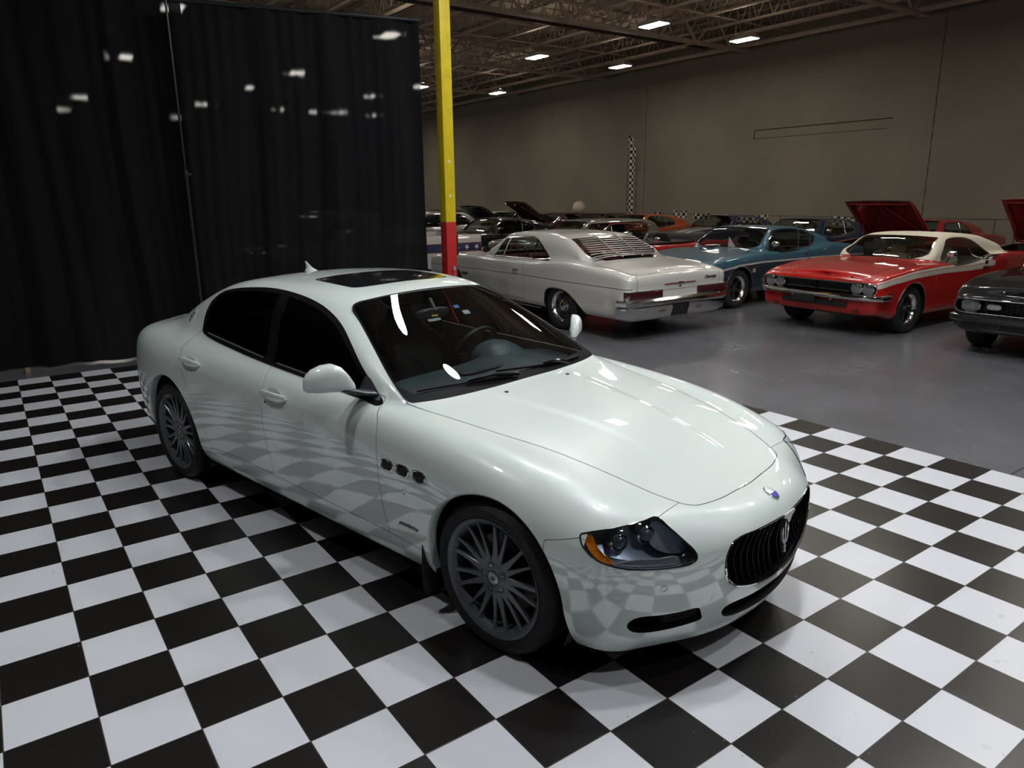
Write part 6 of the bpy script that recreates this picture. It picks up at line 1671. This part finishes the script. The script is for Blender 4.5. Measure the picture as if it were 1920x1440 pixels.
X1 = 18*TILE; Y1 = 22*TILE; XW = 21.5; ZR = 7.45
def build_room():
    conc = mat('grey_epoxy', (.105, .105, .112), .30); nt = conc.node_tree; b = nt.nodes['Principled BSDF']; N = nt.nodes.new; L = nt.links.new
    tc = N('ShaderNodeTexCoord'); n1 = N('ShaderNodeTexNoise'); n1.inputs['Scale'].default_value = .55; n1.inputs['Detail'].default_value = 5; n1.inputs['Roughness'].default_value = .62
    L(tc.outputs['Object'], n1.inputs['Vector'])
    cr = N('ShaderNodeValToRGB'); cr.color_ramp.elements[0].position = .3; cr.color_ramp.elements[0].color = (.085, .083, .085, 1); cr.color_ramp.elements[1].position = .72; cr.color_ramp.elements[1].color = (.135, .137, .15, 1)
    L(n1.outputs['Fac'], cr.inputs[0])
    # control joints every 6.1 m
    sx = N('ShaderNodeSeparateXYZ'); L(tc.outputs['Object'], sx.inputs[0]); ms = []
    for k, off in ((0, 1.6), (1, -1.02)):
        a = N('ShaderNodeMath'); a.operation = 'SUBTRACT'; a.inputs[1].default_value = off; L(sx.outputs[k], a.inputs[0])
        p = N('ShaderNodeMath'); p.operation = 'PINGPONG'; p.inputs[1].default_value = 3.05; L(a.outputs[0], p.inputs[0]); ms.append(p)
    mi = N('ShaderNodeMath'); mi.operation = 'MINIMUM'; L(ms[0].outputs[0], mi.inputs[0]); L(ms[1].outputs[0], mi.inputs[1])
    n2 = N('ShaderNodeTexNoise'); n2.inputs['Scale'].default_value = 9; L(tc.outputs['Object'], n2.inputs['Vector'])
    ad = N('ShaderNodeMath'); ad.operation = 'MULTIPLY_ADD'; ad.inputs[1].default_value = .008; L(n2.outputs['Fac'], ad.inputs[0]); L(mi.outputs[0], ad.inputs[2])
    lt = N('ShaderNodeMapRange'); lt.inputs['From Min'].default_value = .006; lt.inputs['From Max'].default_value = .014; lt.inputs['To Min'].default_value = 1; lt.inputs['To Max'].default_value = 0; L(ad.outputs[0], lt.inputs[0])
    mx = N('ShaderNodeMixRGB'); mx.inputs[2].default_value = (.03, .03, .03, 1); L(lt.outputs[0], mx.inputs[0]); L(cr.outputs[0], mx.inputs[1]); L(mx.outputs[0], b.inputs['Base Color'])
    rr = N('ShaderNodeMapRange'); rr.inputs['To Min'].default_value = .16; rr.inputs['To Max'].default_value = .34; L(n1.outputs['Fac'], rr.inputs[0]); L(rr.outputs[0], b.inputs['Roughness'])
    fl = MB(); fl.box((4, 14, -.05), (36, 64, .1)); structure(fl.build('floor', conc, smooth=False))
    # tiles laid on the floor as one raised field
    t = MB(); t.box(((X1-9*TILE*3)/2+0, (Y1-14)/2, .003), (X1+9*TILE*3, Y1+14, .006)); structure(t.build('trim_1', tile_mat(), smooth=False))
    # painted block walls
    wm = mat('painted_block_wall', (.115, .105, .088), .7); nt = wm.node_tree; b = nt.nodes['Principled BSDF']; N = nt.nodes.new; L = nt.links.new
    tc = N('ShaderNodeTexCoord'); br = N('ShaderNodeTexBrick'); mp = N('ShaderNodeMapping'); mp.inputs['Rotation'].default_value = (math.pi/2, 0, math.pi/2)
    sxx = N('ShaderNodeSeparateXYZ'); cxx = N('ShaderNodeCombineXYZ'); L(tc.outputs['Object'], sxx.inputs[0])
    sm_ = N('ShaderNodeMath'); sm_.operation = 'ADD'; L(sxx.outputs[0], sm_.inputs[0]); L(sxx.outputs[1], sm_.inputs[1]); L(sm_.outputs[0], cxx.inputs[0]); L(sxx.outputs[2], cxx.inputs[1])
    br.inputs['Scale'].default_value = 1; br.inputs['Brick Width'].default_value = .41; br.inputs['Row Height'].default_value = .205; br.inputs['Mortar Size'].default_value = .006
    br.inputs['Color1'].default_value = (.215, .187, .138, 1); br.inputs['Color2'].default_value = (.205, .182, .136, 1); br.inputs['Mortar'].default_value = (.18, .16, .12, 1)
    L(cxx.outputs[0], br.inputs['Vector'])
    n1 = N('ShaderNodeTexNoise'); n1.inputs['Scale'].default_value = .45; n1.inputs['Detail'].default_value = 6; L(tc.outputs['Object'], n1.inputs['Vector'])
    mr = N('ShaderNodeMapRange'); mr.inputs['From Min'].default_value = .3; mr.inputs['From Max'].default_value = .7; mr.inputs['To Min'].default_value = .86; mr.inputs['To Max'].default_value = 1.12; L(n1.outputs['Fac'], mr.inputs[0])
    sc = N('ShaderNodeVectorMath'); sc.operation = 'SCALE'; L(br.outputs[0], sc.inputs[0]); L(mr.outputs[0], sc.inputs['Scale']); L(sc.outputs[0], b.inputs['Base Color'])
    bp = N('ShaderNodeBump'); bp.inputs['Strength'].default_value = .3; bp.inputs['Distance'].default_value = .004; bp.invert = True; L(br.outputs['Fac'], bp.inputs['Height']); L(bp.outputs[0], b.inputs['Normal'])
    for nm, c, d in (('wall_right', (XW+.1, 14, ZR/2), (.2, 64, ZR)), ('wall_far', (4, 46.1, ZR/2), (36, .2, ZR)), ('wall_near', (4, -18.1, ZR/2), (36, .2, ZR)), ('wall_left', (-14.1, 14, ZR/2), (.2, 64, ZR))):
        o = MB(); o.box(c, d); o = structure(o.build(nm, wm, smooth=False))
        if nm == 'wall_right': wr = o
    # blocked-up opening: lintel outline and joints on the wall
    dk = mat('wall_crack', (.02, .018, .015), .9)
    m = MB(); x = XW-.003
    m.box((x, (13.23+8.58)/2, 3.94), (.006, 4.65, .03)); m.box((x, (13.23+8.7)/2, 3.67), (.006, 4.5, .015)); m.box((x, 13.23, 3.80), (.006, .03, .28))
    for k in range(40):
        z = .2+k*.16; m.box((x, 7.45+.004*math.sin(k*1.7), z), (.006, .010+.006*(k % 3), .17))
    m.build('wall_joint', dk, wr, smooth=False)
    m = MB(); m.box((x, 19.0-.75, 3.2), (.006, .012, 5.2)); m.build('wall_joint', dk, wr, smooth=False)

    # ceiling -------------------------------------------------------------
    dm = noisy(mat('roof_deck', (.42, .36, .29), .8), .8, .25)
    o = MB(); o.box((4, 14, ZR+.06), (36, 64, .05))
    for k in range(64): o.box((4, -17.5+k, ZR+.02), (36, .35, .05))
    ceil = structure(o.build('ceiling', dm, smooth=False))
    steel = noisy(mat('painted_steel', (.50, .42, .34), .55), 3, .15)
    jm = MB(); Lj = 5.72; z0, z1 = 6.78, ZR-.04
    for dx in (-.03, .03):
        jm.bar((dx, 0, z0), (dx, Lj, z0), .045, .008); jm.bar((dx*2.1, 0, z0+.02), (dx*2.1, Lj, z0+.02), .008, .045)
        jm.bar((dx, -.12, z1), (dx, Lj+.12, z1), .045, .008); jm.bar((dx*2.1, -.12, z1-.02), (dx*2.1, Lj+.12, z1-.02), .008, .045)
    n = 10
    for i in range(n):
        a = Lj*i/n; m_ = Lj*(i+.5)/n; c = Lj*(i+1)/n
        jm.bar((0, a, z1-.02), (0, m_, z0+.01), .022, .022); jm.bar((0, m_, z0+.01), (0, c, z1-.02), .022, .022)
        if i % 2: jm.bar((0, a, z1), (0, a, z0), .02, .02)
    proto = jm.build('roof_joist', steel, ceil, smooth=False)
    first = True
    gy = [-10.6, -4.5, 1.9, 7.9, 13.65, 20.6, 26.5, 32.5, 38.5, 44.5]
    for gi in range(len(gy)-1):
        for k in range(15):
            x = 20.6-1.52*k
            if gy[gi+1] < 8 and x > 20: pass
            if x < -1.5: continue
            if gy[gi] < -4: continue
            o = proto if first else proto.copy()
            if not first: COL.objects.link(o); o.parent = ceil
            o.location = (x, gy[gi]+.1, 0); o.scale = (1, (gy[gi+1]-gy[gi]-.2)/Lj, 1); first = False
    # girders along X: two chords and a lattice of angles
    gm = MB(); Lg = 23.5; zg = 6.42
    for dy in (-.06, .06):
        gm.bar((0, dy, zg), (Lg, dy, zg), .11, .014); gm.bar((0, dy*.2, zg+.05), (Lg, dy*.2, zg+.05), .014, .10)
        gm.bar((0, dy, z1-.08), (Lg, dy, z1-.08), .11, .014); gm.bar((0, dy*.2, z1-.13), (Lg, dy*.2, z1-.13), .014, .10)
    n = 14
    for i in range(n):
        a = Lg*i/n; c = Lg*(i+1)/n; m_ = (a+c)/2
        gm.bar((a, 0, z1-.1), (m_, 0, zg+.03), .06, .05); gm.bar((m_, 0, zg+.03), (c, 0, z1-.1), .06, .05)
    gp = gm.build('roof_girder', steel, ceil, smooth=False); first = True
    for y in gy[2:]:
        o = gp if first else gp.copy()
        if not first: COL.objects.link(o); o.parent = ceil
        o.location = (XW-.1-Lg, y, 0); first = False
    # bridging angles across the joists, conduit and a pipe
    bm_ = MB()
    for y in np.arange(3.5, 44, 2.9): bm_.bar((-1, y, 6.82), (XW, y, 6.82), .03, .03); bm_.bar((-1, y+.05, ZR-.1), (XW, y+.05, ZR-.1), .03, .03)
    bm_.build('bridging', steel, ceil, smooth=False)
    p = MB(); p.tube([(-1, 15.0, 6.70), (XW-.5, 15.0, 6.70)], .05, 10); p.build('sprinkler_pipe', mat('pipe_dark', (.05, .04, .035), .5), ceil)
    p = MB(); p.tube([(19.6, -4, 6.62), (19.6, 44, 6.62)], .035, 8); p.build('conduit', steel, ceil)
    e = MB(); e.bar((XW-.55, -10, 6.50), (XW-.55, 45, 6.50), .14, .05); e.bar((XW-.50, -10, 6.56), (XW-.50, 45, 6.56), .03, .10); e.build('wall_beam', steel, ceil, smooth=False)

def high_bay(x, y, z, label, group, first=[None]):
    if first[0] is None:
        o = empty('high_bay_light', (x, y, z), 0)
        h = MB(); h.loft([[(sx*a, sy*b_, zz) for sx, sy in ((-1, -1), (1, -1), (1, 1), (-1, 1))] for a, b_, zz in ((.20, .38, 0), (.20, .38, .03), (.13, .32, .09), (.10, .26, .13))]); ho = h.build('lamp_housing', mat('lamp_housing_grey', (.4, .4, .4), .5), o, smooth=False)
        l = MB(); l.loft([[(sx*a, sy*b_, zz) for sx, sy in ((-1, -1), (1, -1), (1, 1), (-1, 1))] for a, b_, zz in ((.17, .35, -.002), (.17, .35, -.014))]); l.build('lamp_lens', mat('lamp_lens_white', (.9, .9, .9), .5, emit=(1.0, .93, .84), estr=LAMP), o, smooth=False)
        u = MB(); u.box((0, 0, .133), (.12, .46, .006)); u.build('added_uplight', mat('added_uplight_glow', (.9, .9, .9), .5, emit=(1.0, .85, .68), estr=LAMP*.5), o, smooth=False)  # glowing strip added on top of the housing to brighten the roof
        c = MB()
        for s in (-1, 1): c.tube([(0, s*.3, .12), (0, s*.3, ZR+.045-z)], .004, 4)
        c.build('hanger', mat('hanger_wire', (.1, .1, .1), .5), o)
        first[0] = o
    else:
        o = copy_tree(first[0]); o.location = (x, y, z)
    tag(o, label, 'ceiling light', group); return o

def disc_lamp(x, y, z, r, label, group, first=[None]):
    if first[0] is None:
        o = empty('round_high_bay', (x, y, z), 0)
        h = MB(); h.lathe([(r*1.08, -.005), (r*1.1, .03), (r*.8, .08), (r*.35, .11), (r*.3, .17), (0, .17)], 36); h.build('lamp_housing', mat('disc_housing', (.05, .05, .05), .4), o)
        l = MB(); l.lathe([(0, -.012), (r, -.012), (r, -.004), (0, -.004)], 36); l.build('lamp_lens', mat('disc_lens_white', (.9, .9, .9), .5, emit=(.94, .97, 1.0), estr=DISC), o)
        c = MB(); c.tube([(0, 0, .16), (0, 0, ZR+.045-z)], .006, 5); c.build('hanger', mat('hanger_wire', (.1, .1, .1), .5), o)
        first[0] = o
    else:
        o = copy_tree(first[0]); o.location = (x, y, z)
    tag(o, label, 'ceiling light', group); return o

def build_lights():
    vis = {(14.45, 11.2): 'large white ceiling light, upper left one of the nearest pair', (17.9, 11.1): 'large white ceiling light, right one of the nearest pair',
           (14.6, 16.2): 'middle-distance white ceiling light hanging between column and nearest pair', (18.0, 16.1): 'middle-distance white ceiling light touching the wall beam in view',
           (18.1, 23.4): 'small far ceiling light low over the wall beam', (14.6, 23.6): 'far ceiling light peeping out left of the yellow column'}
    for (x, y), lb in vis.items(): high_bay(x, y, 6.02, lb, 'rectangular ceiling lights of the hall')
    for x, y in ((4.22, 15.9), (4.2, 22.9), (4.1, 33.6), (4.1, 38.7), (9.2, 27.3), (9.0, 33.5), (9.47, 23.1), (12.5, 33.8), (14.2, 34), (15.35, 33.6), (14.2, 27.2), (17.5, 34), (9.45, 16.0), (9.4, 39.8)):
        high_bay(x, y, 6.02, 'ceiling light shining dimly through the black drape', 'ceiling lights behind the black drape')
    for x, y in ((9.3, 4.9), (14.4, 6.1), (14.4, 1.0), (17.9, 1.0), (9.3, 10.6), (9.3, -.4), (12.9, 3.6)):
        high_bay(x, y, 6.02, 'ceiling light outside the picture, seen only as highlights on the cars', 'ceiling lights above the picture')
    for x, y in ((4.75, 2.95), (5.65, 2.45), (2.6, -.9), (3.9, -.3), (4.3, -3.4), (-1.3, 1.5), (7.6, -.6), (1.4, -4.8)):  # first pair follows the windscreen reflections; others added to brighten tiles and sedan
        disc_lamp(x, y, 6.0, .14, 'round lamp above the picture: a pair mirrored in the white sedan, others added to light the tiles', 'round lamps over the tiles')

def drape_mat():
    m = mat('black_drape', (.0035, .0035, .0045), .85, sheen=.05, spec=.15); nt = m.node_tree; b = nt.nodes['Principled BSDF']; N = nt.nodes.new; L = nt.links.new; out = nt.nodes['Material Output']
    t = N('ShaderNodeBsdfTranslucent'); t.inputs[0].default_value = (.02, .02, .022, 1); mx = N('ShaderNodeMixShader'); mx.inputs[0].default_value = .10
    L(b.outputs[0], mx.inputs[1]); L(t.outputs[0], mx.inputs[2])
    # loose weave: a little straight light gets between the threads
    tr = N('ShaderNodeBsdfRefraction'); tr.inputs['IOR'].default_value = 1.015; tr.inputs['Roughness'].default_value = .45; m2 = N('ShaderNodeMixShader'); m2.inputs[0].default_value = .012
    L(mx.outputs[0], m2.inputs[1]); L(tr.outputs[0], m2.inputs[2]); L(m2.outputs[0], out.inputs[0]); return m

def drape(name, ax, ay, bx, by, zt, seed, lab, waves=2.6, m_=None):
    rnd = random.Random(seed); L_ = math.hypot(bx-ax, by-ay); ux, uy = (bx-ax)/L_, (by-ay)/L_; nx, ny = -uy, ux
    ph = [(rnd.uniform(0, 6.28), rnd.uniform(1.2, 2.2)*waves*k, 0.040/k**.8) for k in (1, 1.7, 2.9, 4.3)]
    nu = int(L_*34); nz = 30; V = []; F = []
    for j in range(nz+1):
        z = .02+(zt-.02)*j/nz; fall = .35+.65*(1-j/nz)**.6
        for i in range(nu+1):
            u = L_*i/nu; uu = u+.12*math.sin(z*.7+u)*(1-j/nz)
            d = sum(a*math.sin(p+uu*f*2+.25*math.sin(z*1.1+p)) for p, f, a in ph)
            d = d*fall+.012*math.sin(u*38+seed)*(j/nz)**2
            V.append((ax+ux*u+nx*d, ay+uy*u+ny*d, z))
    w = nu+1
    for j in range(nz):
        for i in range(nu): F.append((j*w+i, j*w+i+1, (j+1)*w+i+1, (j+1)*w+i))
    o = empty(name, (0, 0, 0), 0, lab[0], lab[1])
    mk('drape_cloth', V, F, m_, o)
    r = MB(); r.tube([(ax, ay, zt+.01), (bx, by, zt+.01)], .024, 10); r.build('drape_rail', cm('rail_black', (.02, .02, .022), .35, metal=.5), o)
    return o

def build_props():
    dm = drape_mat()
    drape('drape', 2.02, 6.63, 4.86, 6.03, 4.07, 3, ('black pipe-and-drape curtain panel between the thin pole and the yellow column', 'curtain'), m_=dm)
    drape('drape', -3.2, 7.93, 2.2, 6.85, 4.42, 8, ('black pipe-and-drape curtain panel at the left edge of the picture', 'curtain'), m_=dm)
    pole = cm('pole_black', (.05, .05, .055), .3, metal=.7)
    p = empty('drape_pole', (1.98, 6.55, 0), 0, 'thin black telescopic pole standing in front of the black drape', 'pole')
    m = MB(); m.tube([(0, 0, 0), (0, 0, 2.2)], .020, 12); m.build('lower_tube', pole, p)
    m = MB(); m.tube([(0, 0, 2.2), (0, 0, 4.5)], .014, 12); m.build('upper_tube', pole, p)
    m = MB(); m.lathe([(.026, -.04), (.030, 0), (.026, .04), (.015, .045)], 14, Matrix.Translation((0, 0, 2.2))); m.box((.035, -.01, 2.2), (.04, .02, .03)); m.build('clamp_knob', pole, p)
    m = MB(); m.lathe([(.024, -.03), (.026, 0), (.02, .03)], 14, Matrix.Translation((0, 0, 1.15))); m.build('lock_collar', pole, p)
    m = MB(); m.box((0, 0, .008), (.42, .42, .010)); m.build('base_plate', pole, p, bevel=.003)
    for x, y in ((.12, 7.05), (1.35, 6.95)):
        b = MB(); b.box((x, y-.02, .03), (.05, .05, .055)); tag(b.build('wood_block', mat('block_wood', (.25, .17, .10), .7), smooth=False, bevel=.004), 'small wooden block at the foot of the black drape' if x < 1 else 'small pale block under the hem beside the sedan tail', 'block')
    # painted column
    c = empty('column', (5.02, 5.72, 0), 0, 'square steel column painted yellow above and red below', 'column')
    a = .076
    for nm, z0, z1, col in (('red_section', 0, 1.585, (.42, .018, .016)), ('yellow_section', 1.585, 6.35, (.62, .47, .012))):
        m = MB(); m.box((0, 0, (z0+z1)/2), (2*a, 2*a, z1-z0)); m.build(nm, noisy(mat('column_'+nm, col, .42), 9, .10, .3, .002), c, bevel=.006)
    m = MB(); m.box((0, 0, .01), (.30, .30, .02)); m.build('foot_plate', cm('dull_trim2', (.15, .02, .02), .5), c)
    m = MB()
    for y, z in ((.0, 1.92), (-.03, 2.35)): m.lathe([(0, .0015), (.016, .0015), (.02, 0)], 7, frame((-.0 + .03*y, -a-.001, z), (1, 0, 0), (0, 0, 1)))
    m.build('paint_chip', mat('chip_pale', (.6, .55, .4), .7), c)
    e = MB(); e.box((a+.02, -.01, 1.28), (.05, .07, .28)); e.build('switch_box', cm('under_black', (.006, .006, .006), .7), c, bevel=.005)
    e = MB(); e.tube([(.02, -a-.01, .95), (.05, -a-.02, .72), (.055, -a-.015, .6)], .005, 6); e.lathe([(0, .03), (.02, .03), (.02, -.02), (0, -.02)], 12, Matrix.Translation((.02, -a-.015, .97))); e.build('cable_drop', mat('cable_grey', (.3, .3, .3), .4), c)
    # feather flag
    f = empty('feather_flag', (20.9, 18.35, 0), 0, 'tall narrow black and white chequered feather flag by the far wall', 'flag')
    V = []; F = []; H = 4.15; nz = 46; nw = 8
    for j in range(nz+1):
        z = .9+(H-.9)*j/nz; t = j/nz
        w_ = .22 if t < .75 else .22*math.sqrt(max(0, 1-((t-.75)/.25)**2))+.02
        for i in range(nw+1):
            u = i/nw; V.append((.03*math.sin(u*9+z*.8)+.0, -w_*u*1.75+.20, z))
    for j in range(nz):
        for i in range(nw): F.append((j*(nw+1)+i, j*(nw+1)+i+1, (j+1)*(nw+1)+i+1, (j+1)*(nw+1)+i))
    fm = mat('flag_cloth', (.5, .5, .5), .8); nt = fm.node_tree; tc = nt.nodes.new('ShaderNodeTexCoord'); ch = nt.nodes.new('ShaderNodeTexChecker'); ch.inputs['Scale'].default_value = 1/.115
    sx = nt.nodes.new('ShaderNodeSeparateXYZ'); cx = nt.nodes.new('ShaderNodeCombineXYZ'); cx.inputs[2].default_value = .02
    nt.links.new(tc.outputs['Object'], sx.inputs[0]); nt.links.new(sx.outputs[1], cx.inputs[0]); nt.links.new(sx.outputs[2], cx.inputs[1]); nt.links.new(cx.outputs[0], ch.inputs['Vector'])
    ch.inputs['Color1'].default_value = (.55, .50, .44, 1); ch.inputs['Color2'].default_value = (.010, .010, .010, 1); nt.links.new(ch.outputs['Color'], nt.nodes['Principled BSDF'].inputs['Base Color'])
    mk('flag_cloth', V, F, fm, f)
    m = MB(); m.tube([(0, .21, 0), (0, .21, 3.2), (0, .16, 3.9), (0, .04, 4.18)], .012, 8); m.box((0, .21, .01), (.5, .5, .02)); m.build('flag_pole', cm('pole_black', (.05, .05, .055), .3, metal=.7), f)
    # chequered bunting hung on a low rail before the wall
    for k, (y0, y1, zt, zb) in enumerate(((17.0, 16.5, 1.30, 1.10), (16.0, 15.3, 1.34, 1.10), (15.0, 14.2, 1.26, 1.05), (13.4, 11.9, 1.24, 1.0), (9.7, 7.0, 1.22, .98))):
        V = []; F = []
        for i in range(21):
            t = i/20; y = y0+(y1-y0)*t; sag = .05*math.sin(math.pi*t)
            for q in range(4): V.append((20.72+.04*math.sin(i*1.1+q), y, zt-sag-(zt-zb)*q/3))
        for i in range(20):
            for q in range(3): F.append((4*i+q, 4*i+q+1, 4*i+q+5, 4*i+q+4))
        lab = ['first of the chequered cloths from the feather flag, beside its foot', 'chequered cloth hanging just behind the orange coupe', 'chequered cloth between the orange coupe and the white-striped coupe', 'chequered cloth behind the white-striped coupe', 'chequered cloth behind the dark blue coupe, nearest the raised red hood'][k]
        o = mk('bunting', V, F, fm); tag(o, lab, 'bunting', 'chequered cloths along the wall')
    # rail carrying them, pale balloon on a cord
    r = empty('barrier_rail', (20.8, 5, 0), 0, 'thin dark rail on posts running along the foot of the grey wall', 'barrier')
    m = MB(); m.tube([(0, 0, 1.20), (0, 26, 1.20)], .010, 8); m.build('rail_tube', cm('pole_black', (.05, .05, .055), .3, metal=.7), r)
    for k in range(9): m = MB(); m.tube([(0, .3+k*3.1, 0), (0, .3+k*3.1, 1.20)], .012, 8); m.build('rail_post', cm('pole_black', (.05, .05, .055), .3, metal=.7), r)
    bl = empty('balloon', (20.3, 20.75, 0), 0, 'pale cream round balloon above the black roofs', 'balloon')
    m = MB(); m.lathe([(0, -.31), (.02, -.30)]+[(.27*math.sin(t), -.27*math.cos(t)) for t in np.linspace(.15, math.pi, 20)], 28, Matrix.Translation((0, 0, 1.42))); m.build('balloon_skin', mat('balloon_cream', (.62, .53, .42), .35, coat=.5), bl)
    m = MB(); m.tube([(0, 0, 1.20), (.02, .0, .8), (0, 0, 0)], .004, 5); m.lathe([(0, .03), (.06, .03), (.07, 0), (0, 0)], 16); m.build('balloon_string', cm('pole_black', (.05, .05, .055), .3, metal=.7), bl)
    # things between drape and column: red board and hose ring on the far side
    b = empty('notice_board', (9.4, 19.9, 0), 0, 'dark red upright board seen in the slit left of the yellow column', 'board')
    m = MB(); m.box((0, 0, 1.95), (.9, .06, 1.2)); m.build('board_panel', mat('board_red', (.14, .008, .008), .5), b, bevel=.01)
    m = MB()
    for s in (-1, 1): m.box((s*.4, 0, .7), (.05, .05, 1.4))
    m.build('board_leg', cm('pole_black', (.05, .05, .055), .3, metal=.7), b)
    m = MB(); m.tube([(.25*math.cos(t), 0, 2.95+.33*math.sin(t)) for t in np.linspace(0, 2*math.pi, 24, endpoint=False)], .03, 8, closed=True); m.bar((0, .03, 2.5), (0, .03, 3.0), .03, .03); m.build('hose_ring', cm('under_black', (.006, .006, .006), .7), b)

build_room(); build_lights()
hero_car((2.3248, -0.3518, 0), -1.36512)
red_coupe(); blue_coupe(); white_hardtop(); black_coupe(); far_cars()
build_props()
